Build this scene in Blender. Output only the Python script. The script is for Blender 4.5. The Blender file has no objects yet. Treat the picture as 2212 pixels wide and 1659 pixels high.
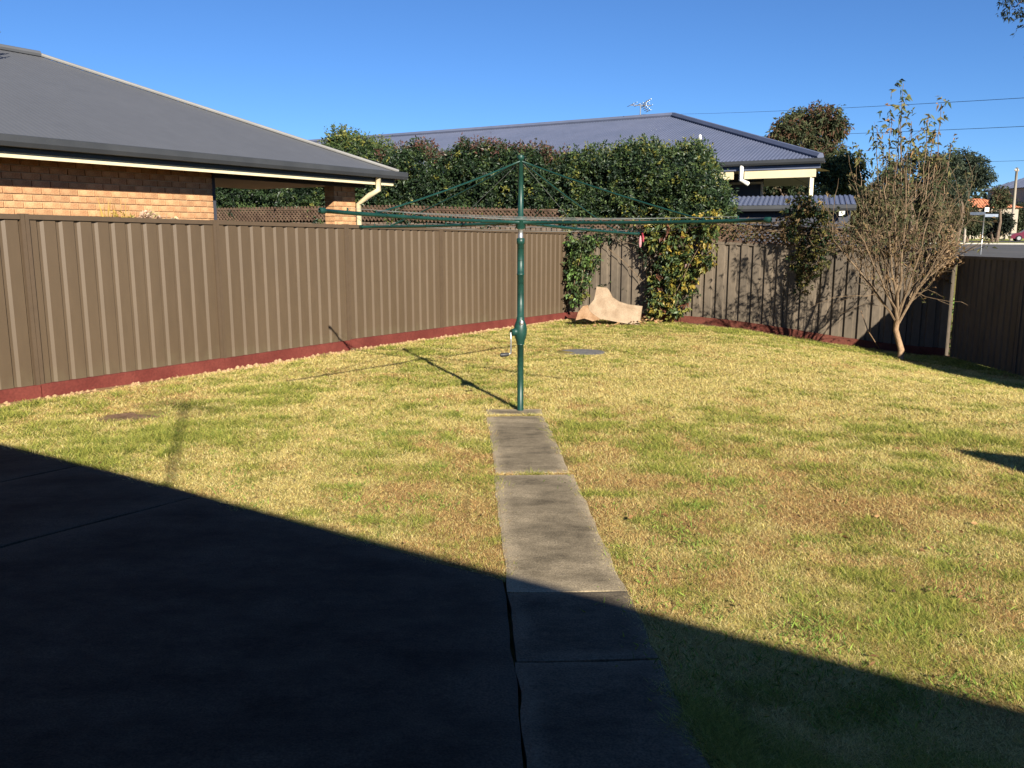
import bpy, math, random
import numpy as np
from mathutils import Vector

random.seed(7)
rng = np.random.default_rng(11)
scene = bpy.context.scene
COL = scene.collection

# ------------------------------------------------------------------ camera
CAMH = 1.5
F = 1855.0; CX = 1106.0; CY = 829.5          # focal length / centre for a 2212 x 1659 picture
PITCH = math.atan((CY - 505.0) / F)
cd = bpy.data.cameras.new('camera'); cam = bpy.data.objects.new('camera', cd); COL.objects.link(cam)
cd.sensor_width = 36.0; cd.lens = F / 2212.0 * 36.0
cd.clip_start = 0.05; cd.clip_end = 4000
cam.location = (0, 0, CAMH); cam.rotation_euler = (math.pi / 2 - PITCH, 0, 0)
scene.camera = cam

# ------------------------------------------------------------------ light
SUN_EL = math.radians(24.0)
SH = np.array([0.321, -0.947]); SH = SH / np.linalg.norm(SH)      # horizontal direction to the sun
SUN_AZ = math.atan2(SH[0], SH[1])
world = bpy.data.worlds.new('World'); scene.world = world; world.use_nodes = True
wn = world.node_tree; wn.nodes.clear()
sky = wn.nodes.new('ShaderNodeTexSky'); sky.sky_type = 'NISHITA'; sky.sun_disc = False
sky.sun_elevation = SUN_EL; sky.sun_rotation = SUN_AZ
sky.altitude = 0; sky.air_density = 0.75; sky.dust_density = 0.0; sky.ozone_density = 9.0
bg = wn.nodes.new('ShaderNodeBackground'); bg.inputs[1].default_value = 0.055
wo = wn.nodes.new('ShaderNodeOutputWorld')
wn.links.new(sky.outputs[0], bg.inputs[0]); wn.links.new(bg.outputs[0], wo.inputs[0])
sl = bpy.data.lights.new('sun', 'SUN'); sl.energy = 5.0; sl.angle = math.radians(0.5); sl.color = (1.0, 0.93, 0.81)
so = bpy.data.objects.new('sun', sl); COL.objects.link(so)
SUNV = Vector((SH[0] * math.cos(SUN_EL), SH[1] * math.cos(SUN_EL), math.sin(SUN_EL)))
so.rotation_euler = (-SUNV).to_track_quat('-Z', 'Y').to_euler(); so.location = (0, 0, 30)
scene.view_settings.view_transform = 'Standard'; scene.view_settings.look = 'None'
scene.view_settings.exposure = 1.26; scene.view_settings.gamma = 1.0
scene.render.engine = 'CYCLES'

# ------------------------------------------------------------------ helpers
SP, CP = math.sin(PITCH), math.cos(PITCH)
def at(x, y, Y):                      # the point seen at (x, y) at distance Y down the yard
    u, v = (x - CX) / F, (CY - y) / F
    t = Y / (CP + v * SP)
    return np.array([u * t, Y, CAMH + t * (-SP + v * CP)])
def sst(a, b, x):
    t = np.clip((x - a) / (b - a), 0, 1); return t * t * (3 - 2 * t)
def gz(X, Y):                         # ground height
    X = np.asarray(X, float); Y = np.asarray(Y, float)
    yard = 0.045 - 0.02 * np.clip(Y, -6, 19) - 0.44 * sst(3.3, 8.0, X) * sst(4.5, 13.5, Y) - .05 * sst(2.2, 5.2, -X)
    far = -0.45 + (np.clip(Y, 0, 900) - 19) * 0.0122
    k = sst(19.5, 30, Y)
    kr = sst(8.3, 12, X) * 0.0
    return yard * (1 - k) + far * k + 0.0 * kr
def atg(x, y):                        # the ground point seen at (x, y)
    lo, hi = 1.0, 60.0
    for _ in range(50):
        m = (lo + hi) / 2; p = at(x, y, m)
        if p[2] > gz(p[0], p[1]): lo = m
        else: hi = m
    p = at(x, y, lo); p[2] = gz(p[0], p[1]); return p

def hash2(ix, iy, seed):
    h = (ix.astype(np.int64) * 374761393 + iy.astype(np.int64) * 668265263 + seed * 982451653) & 0x7fffffff
    h = ((h ^ (h >> 13)) * 1274126177) & 0x7fffffff
    return ((h ^ (h >> 16)) & 0xffff) / 65535.0
def vnoise(X, Y, seed=0):
    ix, iy = np.floor(X), np.floor(Y); fx, fy = X - ix, Y - iy
    fx = fx * fx * (3 - 2 * fx); fy = fy * fy * (3 - 2 * fy)
    a = hash2(ix, iy, seed); b = hash2(ix + 1, iy, seed); c = hash2(ix, iy + 1, seed); d = hash2(ix + 1, iy + 1, seed)
    return (a * (1 - fx) + b * fx) * (1 - fy) + (c * (1 - fx) + d * fx) * fy
def fbm(X, Y, sc, oct=3, seed=0):
    s = 0; a = 1; n = 0
    for k in range(oct):
        s = s + a * vnoise(X * sc * 2 ** k + 17.3 * k, Y * sc * 2 ** k - 9.1 * k, seed + k); n += a; a *= 0.55
    return s / n

def mesh_np(name, V, Fc, mat, cols=None, smooth=False):
    V = np.asarray(V, np.float32); Fc = np.asarray(Fc, np.int32); k = Fc.shape[1]
    me = bpy.data.meshes.new(name)
    me.vertices.add(len(V)); me.vertices.foreach_set('co', V.ravel())
    me.loops.add(Fc.size); me.loops.foreach_set('vertex_index', Fc.ravel())
    me.polygons.add(len(Fc))
    me.polygons.foreach_set('loop_start', np.arange(0, Fc.size, k, dtype=np.int32))
    me.polygons.foreach_set('loop_total', np.full(len(Fc), k, np.int32))
    me.polygons.foreach_set('use_smooth', np.full(len(Fc), bool(smooth)))
    if cols is not None:
        at_ = me.color_attributes.new('Col', 'FLOAT_COLOR', 'POINT')
        c4 = np.ones((len(V), 4), np.float32); c4[:, :3] = cols
        at_.data.foreach_set('color', c4.ravel())
    me.update(calc_edges=True)
    if mat: me.materials.append(mat)
    return me
class MB:
    def __init__(s): s.v = []; s.f = []
    def quad(s, a, b, c, d):
        n = len(s.v); s.v += [tuple(a), tuple(b), tuple(c), tuple(d)]; s.f.append((n, n + 1, n + 2, n + 3))
    def poly(s, pts):
        n = len(s.v); s.v += [tuple(p) for p in pts]; s.f.append(tuple(range(n, n + len(pts))))
    def hexa(s, b, t):                # bottom ring of 4 (ccw from above), top ring of 4
        n = len(s.v); s.v += [tuple(p) for p in b] + [tuple(p) for p in t]
        s.f += [(n + 3, n + 2, n + 1, n), (n + 4, n + 5, n + 6, n + 7)]
        for i in range(4):
            j = (i + 1) % 4; s.f.append((n + i, n + j, n + 4 + j, n + 4 + i))
        return s
    def box(s, c, ax, ay, az):        # centre and three half vectors
        c, ax, ay, az = (np.asarray(q, float) for q in (c, ax, ay, az))
        return s.hexa([c - ax - ay - az, c + ax - ay - az, c + ax + ay - az, c - ax + ay - az],
                      [c - ax - ay + az, c + ax - ay + az, c + ax + ay + az, c - ax + ay + az])
    def prism(s, ring, z0, z1):       # ring of xy, ccw
        n = len(s.v); k = len(ring)
        z0 = z0 if hasattr(z0, '__len__') else [z0] * k; z1 = z1 if hasattr(z1, '__len__') else [z1] * k
        s.v += [(p[0], p[1], z) for p, z in zip(ring, z0)] + [(p[0], p[1], z) for p, z in zip(ring, z1)]
        s.f += [tuple(range(n + k - 1, n - 1, -1)), tuple(range(n + k, n + 2 * k))]
        for i in range(k):
            j = (i + 1) % k; s.f.append((n + i, n + j, n + k + j, n + k + i))
        return s
    def tube(s, pts, rad, sides=6, cap=True):
        pts = [np.asarray(p, float) for p in pts]; m = len(pts)
        rad = rad if hasattr(rad, '__len__') else [rad] * m
        n0 = len(s.v); ref = None
        for i, p in enumerate(pts):
            d = pts[min(i + 1, m - 1)] - pts[max(i - 1, 0)]; d = d / (np.linalg.norm(d) + 1e-9)
            if ref is None:
                ref = np.array([0, 0, 1.]) if abs(d[2]) < .9 else np.array([1., 0, 0])
            a = np.cross(d, ref); a /= np.linalg.norm(a) + 1e-9; b = np.cross(a, d); ref = b
            for k in range(sides):
                th = 2 * math.pi * k / sides
                s.v.append(tuple(p + rad[i] * (math.cos(th) * a + math.sin(th) * b)))
        for i in range(m - 1):
            for k in range(sides):
                k2 = (k + 1) % sides
                s.f.append((n0 + i * sides + k, n0 + i * sides + k2, n0 + (i + 1) * sides + k2, n0 + (i + 1) * sides + k))
        if cap:
            s.f.append(tuple(n0 + k for k in range(sides)))
            s.f.append(tuple(n0 + (m - 1) * sides + k for k in range(sides - 1, -1, -1)))
        return s
    def lathe(s, base, prof, sides=16):   # prof: (r, z)
        return s.tube([(base[0], base[1], base[2] + z) for r, z in prof], [r for r, z in prof], sides)
    def build(s, name, mat, parent=None, smooth=False, recalc=False):
        me = bpy.data.meshes.new(name); me.from_pydata(s.v, [], s.f); me.update()
        if mat: me.materials.append(mat)
        if smooth: me.polygons.foreach_set('use_smooth', np.ones(len(me.polygons), bool))
        return obj(name, me, parent)
def obj(name, me, parent=None):
    o = bpy.data.objects.new(name, me); COL.objects.link(o)
    if parent: o.parent = parent
    return o
def thing(name, label, cat, group=None):
    return tag(obj(name, None), label, cat, group)
def tag(o, label, cat, group=None):
    o['label'] = label; o['category'] = cat
    if group: o['group'] = group
    return o
def struct(o): o['kind'] = 'structure'; return o

# ------------------------------------------------------------------ materials
def base_mat(name, rough=0.8, spec=0.3, metallic=0.0):
    m = bpy.data.materials.new(name); m.use_nodes = True
    b = m.node_tree.nodes['Principled BSDF']
    b.inputs['Roughness'].default_value = rough; b.inputs['Metallic'].default_value = metallic
    b.inputs['Specular IOR Level'].default_value = spec
    return m, m.node_tree, b
def noisy(name, c0, c1, scale=3.0, rough=0.8, spec=0.3, detail=6, bump=0.0, bscale=60, metallic=0.0, fine=0.25, stretch=None, lo=.35, hi=.65, rjit=0.0):
    m, nt, b = base_mat(name, rough, spec, metallic); N = nt.nodes.new; L = nt.links.new
    tc = N('ShaderNodeTexCoord'); mp = N('ShaderNodeMapping'); L(tc.outputs['Object'], mp.inputs[0])
    if stretch: mp.inputs['Scale'].default_value = stretch
    n1 = N('ShaderNodeTexNoise'); n1.inputs['Scale'].default_value = scale; n1.inputs['Detail'].default_value = detail
    L(mp.outputs[0], n1.inputs['Vector'])
    r = N('ShaderNodeMapRange'); r.inputs[1].default_value = lo; r.inputs[2].default_value = hi; L(n1.outputs[0], r.inputs[0])
    mx = N('ShaderNodeMix'); mx.data_type = 'RGBA'; L(r.outputs[0], mx.inputs[0])
    mx.inputs[6].default_value = (*c0, 1); mx.inputs[7].default_value = (*c1, 1)
    n2 = N('ShaderNodeTexNoise'); n2.inputs['Scale'].default_value = bscale; n2.inputs['Detail'].default_value = 4
    L(mp.outputs[0], n2.inputs['Vector'])
    r2 = N('ShaderNodeMapRange'); r2.inputs[1].default_value = .3; r2.inputs[2].default_value = .7
    r2.inputs[3].default_value = 1 - fine; r2.inputs[4].default_value = 1 + fine; L(n2.outputs[0], r2.inputs[0])
    mu = N('ShaderNodeMix'); mu.data_type = 'RGBA'; mu.blend_type = 'MULTIPLY'; mu.inputs[0].default_value = 1
    L(mx.outputs[2], mu.inputs[6]); L(r2.outputs[0], mu.inputs[7]); L(mu.outputs[2], b.inputs['Base Color'])
    if rjit:
        rr = N('ShaderNodeMapRange'); rr.inputs[3].default_value = rough - rjit; rr.inputs[4].default_value = rough + rjit
        L(n1.outputs[0], rr.inputs[0]); L(rr.outputs[0], b.inputs['Roughness'])
    if bump:
        bp = N('ShaderNodeBump'); bp.inputs['Strength'].default_value = bump; bp.inputs['Distance'].default_value = 0.02
        L(n2.outputs[0], bp.inputs['Height']); L(bp.outputs[0], b.inputs['Normal'])
    return m
def per_object(m, amt=0.15):          # a little colour variation from piece to piece
    nt = m.node_tree; b = nt.nodes['Principled BSDF']; N = nt.nodes.new; L = nt.links.new
    src = b.inputs['Base Color'].links[0].from_socket
    oi = N('ShaderNodeObjectInfo'); r = N('ShaderNodeMapRange'); r.inputs[3].default_value = 1 - amt; r.inputs[4].default_value = 1 + amt
    L(oi.outputs['Random'], r.inputs[0])
    mu = N('ShaderNodeMix'); mu.data_type = 'RGBA'; mu.blend_type = 'MULTIPLY'; mu.inputs[0].default_value = 1
    L(src, mu.inputs[6]); L(r.outputs[0], mu.inputs[7]); L(mu.outputs[2], b.inputs['Base Color'])
    return m
def leaf_mat(name, rough=0.45, trans=0.25, spec=0.4):
    m, nt, b = base_mat(name, rough, spec); N = nt.nodes.new; L = nt.links.new
    a = N('ShaderNodeAttribute'); a.attribute_name = 'Col'
    L(a.outputs['Color'], b.inputs['Base Color'])
    t = N('ShaderNodeBsdfTranslucent'); L(a.outputs['Color'], t.inputs[0])
    mx = N('ShaderNodeMixShader'); mx.inputs[0].default_value = trans
    out = nt.nodes['Material Output']
    L(b.outputs[0], mx.inputs[1]); L(t.outputs[0], mx.inputs[2]); L(mx.outputs[0], out.inputs[0])
    return m

M = {}
M['fence'] = noisy('fence_steel', (.080, .055, .033), (.088, .061, .037), 1.2, .5, .35, bscale=14, fine=.05, stretch=(1, 1, .25), rjit=.08)
M['fence_post'] = noisy('fence_post_steel', (.076, .052, .032), (.083, .057, .036), 1.2, .5, .35, bscale=14, fine=.06)
M['fence_back'] = noisy('fence_back_steel', (.085, .068, .05), (.125, .098, .07), 2.2, .6, .3, bscale=22, fine=.14, stretch=(1, 1, .4))
M['plinth'] = noisy('plinth_red', (.10, .021, .016), (.14, .034, .025), 2.5, .8, .2, bscale=40, fine=.15, bump=.15)
M['plinth_back'] = noisy('plinth_back', (.085, .024, .016), (.12, .04, .027), 2.5, .85, .15, bscale=40, fine=.2, bump=.15)
def splash(m):                        # dusty soil splash along the foot of each sheet
    nt = m.node_tree; b = nt.nodes['Principled BSDF']; N = nt.nodes.new; L = nt.links.new
    src = b.inputs['Base Color'].links[0].from_socket
    a = N('ShaderNodeAttribute'); a.attribute_name = 'Col'; tc = N('ShaderNodeTexCoord')
    n = N('ShaderNodeTexNoise'); n.inputs['Scale'].default_value = 7; n.inputs['Detail'].default_value = 6; L(tc.outputs['Object'], n.inputs['Vector'])
    ad = N('ShaderNodeMath'); ad.operation = 'MULTIPLY_ADD'; L(n.outputs[0], ad.inputs[0]); ad.inputs[1].default_value = .3; L(a.outputs['Fac'], ad.inputs[2])
    r = N('ShaderNodeMapRange'); r.inputs[1].default_value = .98; r.inputs[2].default_value = 1.28; r.inputs[4].default_value = .6; L(ad.outputs[0], r.inputs[0])
    mx = N('ShaderNodeMix'); mx.data_type = 'RGBA'; L(r.outputs[0], mx.inputs[0]); L(src, mx.inputs[6]); mx.inputs[7].default_value = (.12, .105, .06, 1); L(mx.outputs[2], b.inputs['Base Color'])
    return m
splash(M['fence']); splash(M['fence_back'])
M['concrete'] = None
M['hoist'] = noisy('hoist_green', (.0055, .031, .023), (.008, .042, .031), 6, .42, .4, bscale=50, fine=.16, rjit=.12)
M['galv'] = noisy('galvanised', (.36, .36, .35), (.48, .48, .46), 30, .38, .5, metallic=.8, bscale=80, fine=.1)
M['wire'] = noisy('line_wire', (.09, .10, .095), (.14, .145, .14), 20, .5, .4, fine=.1)
M['black'] = noisy('black_plastic', (.02, .02, .02), (.03, .03, .03), 20, .5, .4)
M['roof_grey'] = noisy('roof_grey', (.082, .085, .093), (.088, .091, .099), .6, .55, .35, bscale=5, fine=.04)
M['roof_blue'] = noisy('roof_bluegrey', (.082, .096, .145), (.095, .108, .16), .8, .5, .4, bscale=5, fine=.06)
M['gutter'] = noisy('gutter_grey', (.035, .037, .04), (.045, .047, .05), 2, .45, .4, fine=.05)
M['cream'] = noisy('cream_paint', (.55, .47, .30), (.6, .52, .34), 2, .5, .4, bscale=20, fine=.04)
M['white'] = noisy('white_paint', (.6, .58, .52), (.66, .64, .58), 3, .5, .4, fine=.04)
M['soffit'] = noisy('soffit', (.4, .36, .3), (.45, .4, .33), 2, .7, .2, fine=.05)
M['brick'] = per_object(noisy('face_brick', (.36, .185, .09), (.45, .265, .135), 9, .85, .2, bscale=70, fine=.22, bump=.25), .17)
M['mortar'] = noisy('mortar', (.42, .31, .18), (.48, .36, .22), 8, .9, .1, bscale=60, fine=.12)
M['dark_wall'] = noisy('dark_wall', (.035, .038, .05), (.05, .052, .066), 2, .6, .3, fine=.08)
M['glass'] = noisy('window_glass', (.015, .018, .022), (.02, .022, .028), 2, .08, .6, fine=.02)
M['lattice'] = noisy('lattice_timber', (.065, .04, .028), (.115, .075, .05), 6, .85, .15, bscale=50, fine=.2)  # base darkened to stand in for the hedge's shade
M['paling'] = per_object(noisy('paling', (.10, .07, .05), (.17, .125, .09), 4, .85, .15, bscale=50, fine=.2, stretch=(1, 1, .2)), .2)
M['board'] = noisy('particle_board', (.21, .145, .09), (.285, .21, .138), 5, .75, .2, detail=9, bscale=60, fine=.18)
M['board_raw'] = noisy('board_raw', (.2, .115, .06), (.27, .17, .10), 9, .9, .1, bscale=80, fine=.25)
M['bark_pale'] = noisy('bark_pale', (.22, .135, .075), (.34, .23, .14), 14, .85, .2, bscale=90, fine=.25, bump=.3, stretch=(1, 1, .3))
M['bark'] = noisy('bark', (.10, .07, .05), (.17, .125, .09), 9, .9, .15, bscale=60, fine=.3, bump=.4, stretch=(1, 1, .3))
M['twig'] = noisy('twig_bark', (.12, .08, .047), (.19, .135, .082), 14, .85, .2, bscale=90, fine=.2)
M['pole_wood'] = noisy('pole_timber', (.24, .2, .155), (.32, .275, .22), 3, .85, .2, bscale=30, fine=.15, stretch=(1, 1, .1))
M['asphalt'] = noisy('asphalt', (.075, .073, .073), (.10, .097, .095), .25, .9, .2, bscale=30, fine=.12)
M['kerb'] = noisy('kerb_concrete', (.36, .34, .3), (.44, .41, .36), 1.5, .9, .2, fine=.15)
M['terracotta'] = noisy('terracotta', (.48, .17, .085), (.58, .24, .12), 2.5, .8, .2, bscale=18, fine=.25)
M['render_wall'] = noisy('rendered_wall', (.33, .28, .22), (.38, .33, .26), 1, .85, .2, fine=.08)
M['car'] = noisy('burgundy_paint', (.10, .01, .025), (.12, .014, .03), 2, .25, .6, fine=.02)
M['tyre'] = noisy('tyre', (.012, .012, .012), (.02, .02, .02), 20, .85, .2)
M['sign_blue'] = noisy('sign_panel', (.14, .17, .22), (.2, .23, .28), 5, .5, .4, fine=.04)
M['red_cloth'] = noisy('red_plastic', (.2, .02, .03), (.26, .03, .05), 30, .6, .3)
M['pink'] = noisy('pink_plastic', (.35, .16, .17), (.42, .22, .22), 30, .6, .3)
M['drain'] = noisy('drain_lid', (.12, .115, .11), (.18, .165, .15), 12, .9, .2, bscale=90, fine=.3, bump=.3)
M['soil'] = noisy('bare_soil', (.13, .075, .045), (.23, .14, .085), 9, .95, .1, bscale=70, fine=.35, bump=.6)
M['sand'] = noisy('sandy_soil', (.27, .165, .085), (.38, .25, .14), 12, .95, .1, bscale=70, fine=.3)
M['pot'] = noisy('pot_stone', (.4, .28, .22), (.5, .37, .3), 8, .85, .2, fine=.15)
M['leaf'] = leaf_mat('leaf_glossy', .48, .22, .4)
M['leaf_dull'] = leaf_mat('leaf_dull', .7, .25, .2)
M['grass'] = leaf_mat('grass_blade', .75, .3, .15)

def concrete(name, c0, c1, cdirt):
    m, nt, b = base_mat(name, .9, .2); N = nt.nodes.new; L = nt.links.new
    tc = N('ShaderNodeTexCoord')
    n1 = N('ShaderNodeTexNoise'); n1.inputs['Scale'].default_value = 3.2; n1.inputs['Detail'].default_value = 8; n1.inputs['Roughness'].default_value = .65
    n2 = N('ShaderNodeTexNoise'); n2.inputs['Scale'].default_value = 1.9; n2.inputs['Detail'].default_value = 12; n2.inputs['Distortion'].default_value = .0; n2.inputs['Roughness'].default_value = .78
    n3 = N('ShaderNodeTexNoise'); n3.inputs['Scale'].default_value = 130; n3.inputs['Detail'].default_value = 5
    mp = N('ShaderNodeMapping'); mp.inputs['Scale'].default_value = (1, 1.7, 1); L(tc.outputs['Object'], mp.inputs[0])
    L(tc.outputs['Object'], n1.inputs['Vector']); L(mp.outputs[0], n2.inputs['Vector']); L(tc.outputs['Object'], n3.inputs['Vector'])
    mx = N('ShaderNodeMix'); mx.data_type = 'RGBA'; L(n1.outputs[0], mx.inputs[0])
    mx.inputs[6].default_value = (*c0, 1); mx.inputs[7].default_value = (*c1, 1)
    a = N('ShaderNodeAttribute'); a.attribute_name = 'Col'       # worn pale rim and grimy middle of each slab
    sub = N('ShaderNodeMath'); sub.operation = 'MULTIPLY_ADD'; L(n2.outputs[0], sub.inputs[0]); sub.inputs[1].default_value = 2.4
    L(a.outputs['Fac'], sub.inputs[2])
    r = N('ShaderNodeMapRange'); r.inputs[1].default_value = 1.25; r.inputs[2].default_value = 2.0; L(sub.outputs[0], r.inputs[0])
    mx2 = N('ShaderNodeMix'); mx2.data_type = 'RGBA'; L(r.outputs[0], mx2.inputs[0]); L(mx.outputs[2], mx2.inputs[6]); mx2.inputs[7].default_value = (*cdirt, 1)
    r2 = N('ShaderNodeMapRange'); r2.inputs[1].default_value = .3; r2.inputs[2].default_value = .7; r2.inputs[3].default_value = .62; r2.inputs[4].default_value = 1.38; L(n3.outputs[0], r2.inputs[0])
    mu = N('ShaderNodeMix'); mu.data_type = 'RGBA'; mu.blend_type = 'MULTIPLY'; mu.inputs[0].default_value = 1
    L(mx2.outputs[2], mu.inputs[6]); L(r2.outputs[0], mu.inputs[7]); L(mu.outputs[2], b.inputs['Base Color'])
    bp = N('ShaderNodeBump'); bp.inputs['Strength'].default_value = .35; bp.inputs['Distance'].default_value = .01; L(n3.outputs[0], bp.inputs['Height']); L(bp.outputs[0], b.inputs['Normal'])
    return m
M['concrete'] = concrete('path_concrete', (.37, .295, .19), (.28, .225, .145), (.095, .075, .047))
M['path_shade'] = concrete('path_concrete_shade', (.17, .135, .088), (.115, .092, .062), (.045, .036, .025))  # path concrete again, darkened to paint in the shade of the house
M['patio'] = concrete('patio_concrete', (.095, .074, .05), (.055, .044, .031), (.022, .0175, .0125))  # base colour taken down so the slabs read as deep shade

# ------------------------------------------------------------------ layout constants (metres)
LF0 = np.array([-5.10, 8.43]); LF1 = np.array([1.22, 18.9])          # left fence
RC = np.array([8.0, 15.7])                                            # back right corner
dL = (LF1 - LF0) / np.linalg.norm(LF1 - LF0)
dB = (RC - LF1) / np.linalg.norm(RC - LF1)
nB = np.array([-dB[1], dB[0]])                                        # away from the camera
nLo = np.array([-dL[1], dL[0]])                                       # out of the yard, to the left
RF1 = np.array([7.05, 2.0])                                           # right fence, near end (out of view)

# ------------------------------------------------------------------ ground
def lawn_fields(X, Y):
    big = fbm(X, Y, .55, 3, 3); mid = fbm(X, Y, 1.7, 3, 21); fine = fbm(X, Y, 6.0, 2, 40)
    backd = (X - LF1[0]) * nB[0] + (Y - LF1[1]) * nB[1]               # <0 inside, distance from back fence
    leftd = -((X - LF0[0]) * nLo[0] + (Y - LF0[1]) * nLo[1])
    g = -0.09 + .55 * (big - .5) + .85 * (mid - .5) + 1.3 * (fine - .5)
    g = g + .42 * np.exp(-((backd + 1.4) / 1.2) ** 2) * sst(-1, 2, X)            # greener strip along the back
    g = g + .30 * sst(1.2, 4.5, X) * (1 - sst(3.5, 8.5, Y))                       # greener bottom right
    g = g + .14 * (1 - sst(-3.0, .5, X)) * (1 - sst(6, 11, Y))
    g = g - .22 * np.exp(-((X - 2.5) / 3.0) ** 2 - ((Y - 10.0) / 2.6) ** 2)       # straw middle
    b = .9 * (fbm(X, Y, .8, 3, 77) - .5) + .7 * (fbm(X, Y, 3.2, 2, 88) - .5)
    b = b + .26 * np.exp(-((X + .2) / 1.3) ** 2 - ((Y - 5.2) / 1.5) ** 2) + .22 * np.exp(-((X - 2.4) / 1.9) ** 2 - ((Y - 4.6) / 1.8) ** 2)
    return g, b
def lawn_rgb(X, Y):
    g, b = lawn_fields(X, Y)
    straw = np.array([.54, .42, .14]); green = np.array([.2, .23, .045]); brown = np.array([.42, .25, .09])
    wg = sst(-.15, .45, g)[..., None]; wb = sst(.02, .5, b)[..., None] * .8
    return (straw * (1 - wb) + brown * wb) * (1 - wg) + green * wg
def ground_mat():
    m, nt, b = base_mat('ground_turf', .95, .1); N = nt.nodes.new; L = nt.links.new
    a = N('ShaderNodeAttribute'); a.attribute_name = 'Col'
    tc = N('ShaderNodeTexCoord')
    n1 = N('ShaderNodeTexNoise'); n1.inputs['Scale'].default_value = 38; n1.inputs['Detail'].default_value = 6; n1.inputs['Roughness'].default_value = .75
    n2 = N('ShaderNodeTexNoise'); n2.inputs['Scale'].default_value = 9; n2.inputs['Detail'].default_value = 5
    L(tc.outputs['Object'], n1.inputs['Vector']); L(tc.outputs['Object'], n2.inputs['Vector'])
    r = N('ShaderNodeMapRange'); r.inputs[1].default_value = .3; r.inputs[2].default_value = .7; r.inputs[3].default_value = .45; r.inputs[4].default_value = 1.35; L(n1.outputs[0], r.inputs[0])
    mu = N('ShaderNodeMix'); mu.data_type = 'RGBA'; mu.blend_type = 'MULTIPLY'; mu.inputs[0].default_value = 1
    L(a.outputs['Color'], mu.inputs[6]); L(r.outputs[0], mu.inputs[7])
    hs = N('ShaderNodeHueSaturation'); r3 = N('ShaderNodeMapRange'); r3.inputs[3].default_value = .47; r3.inputs[4].default_value = .53; L(n2.outputs[0], r3.inputs[0])
    L(r3.outputs[0], hs.inputs['Hue']); L(mu.outputs[2], hs.inputs['Color']); L(hs.outputs[0], b.inputs['Base Color'])
    bp = N('ShaderNodeBump'); bp.inputs['Strength'].default_value = 1.0; bp.inputs['Distance'].default_value = .04; L(n1.outputs[0], bp.inputs['Height']); L(bp.outputs[0], b.inputs['Normal'])
    return m
M['ground'] = ground_mat()
def axis(a, b, step, far, grow=1.16):
    c = list(np.arange(a, b + 1e-6, step)); s = step
    while c[-1] < far: s *= grow; c.append(c[-1] + s)
    s = step
    while c[0] > -far: s *= grow; c.insert(0, c[0] - s)
    return np.array(c)
gx = axis(-6.5, 9.5, .1, 1500); gy = axis(0, 20, .1, 1500)
GX, GY = np.meshgrid(gx, gy)
GZ = gz(GX, GY)
lumps = np.where((GX > -8) & (GX < 10) & (GY > 0) & (GY < 20), (fbm(GX, GY, 1.3, 3, 5) - .5) * .045, 0)
def in_poly(X, Y, poly):
    r = np.zeros(np.shape(X), bool); n = len(poly); j = n - 1
    for i in range(n):
        xi, yi = poly[i][:2]; xj, yj = poly[j][:2]
        r ^= ((yi > Y) != (yj > Y)) & (X < (xj - xi) * (Y - yi) / (yj - yi + 1e-12) + xi); j = i
    return r
# path and patio outlines
eL = lambda y: 1052 + .118 * (y - 895); eR = lambda y: 1170 + .467 * (y - 885)
pa, pb = atg(eL(884), 884), atg(eL(1600), 1600); pc, pd_ = atg(eR(884), 884), atg(eR(1600), 1600)
dP = ((pb - pa)[:2] + (pd_ - pc)[:2]); dP /= np.linalg.norm(dP); nP = np.array([-dP[1], dP[0]])       # path runs from the hoist to the house
PC = (pa + pc + pb + pd_)[:2] / 4; PW = .5 * abs(((pa - pc)[:2] @ nP + (pb - pd_)[:2] @ nP) / 2)
patA = atg(430, 1072)[:2]; patB = atg(1085, 1254)[:2]; _sg = 1 if ((atg(1060, 1000)[:2] - PC) @ nP) > 0 else -1; eP = (patB - patA) / np.linalg.norm(patB - patA); mP = np.array([eP[1], -eP[0]])  # towards the house
if mP[1] > 0: mP = -mP
path_top = (pa[:2] + pc[:2]) / 2
_o = path_top + nP * _sg * (PW + .012); patB = patA + eP * (((_o - patA) @ nP) / (eP @ nP))
PATIO = [patA - eP * 5.0, patB + eP * .0, patB + dP * 5.5, patA - eP * 5.0 + mP * 5.5]; JOINT = [patB - eP * .2, patB + eP * .2, patB + eP * .2 + dP * 5, patB - eP * .2 + dP * 5]
path_top = (pa[:2] + pc[:2]) / 2
PATH = [path_top + nP * PW, path_top - nP * PW, path_top - nP * PW + dP * 8.5, path_top + nP * PW + dP * 8.5]
def grow_poly(poly, d):
    c = np.mean(poly, 0); n = len(poly); out = []; ar = sum(poly[i][0] * poly[(i + 1) % n][1] - poly[(i + 1) % n][0] * poly[i][1] for i in range(n)); sg = 1 if ar > 0 else -1
    for i in range(n):
        a, b, e = (np.asarray(poly[(i + k) % n], float) for k in (-1, 0, 1)); u, w = (b - a) / np.linalg.norm(b - a), (e - b) / np.linalg.norm(e - b)
        n1, n2_ = sg * np.array([u[1], -u[0]]), sg * np.array([w[1], -w[0]]); h = n1 + n2_; h = h / (h @ n1); out.append(b + h * d)
    return out
def near_hard(X, Y, d): return in_poly(X, Y, grow_poly(PATIO, d)) | in_poly(X, Y, grow_poly(PATH, d))
def lump(X, Y): return np.where(near_hard(X, Y, .16), -.002, (fbm(X, Y, 1.3, 3, 5) - .5) * .045)
lumps = np.where((GX > -8) & (GX < 10) & (GY > 0) & (GY < 20), lump(GX, GY), 0)
GZ = GZ + np.where(near_hard(GX, GY, -.11) | in_poly(GX, GY, JOINT), -.05, lumps)
farm = sst(19, 24, GY) + sst(9, 13, GX) + sst(6.5, 10, -GX)
yc = lawn_rgb(GX, GY) * .7
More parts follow.
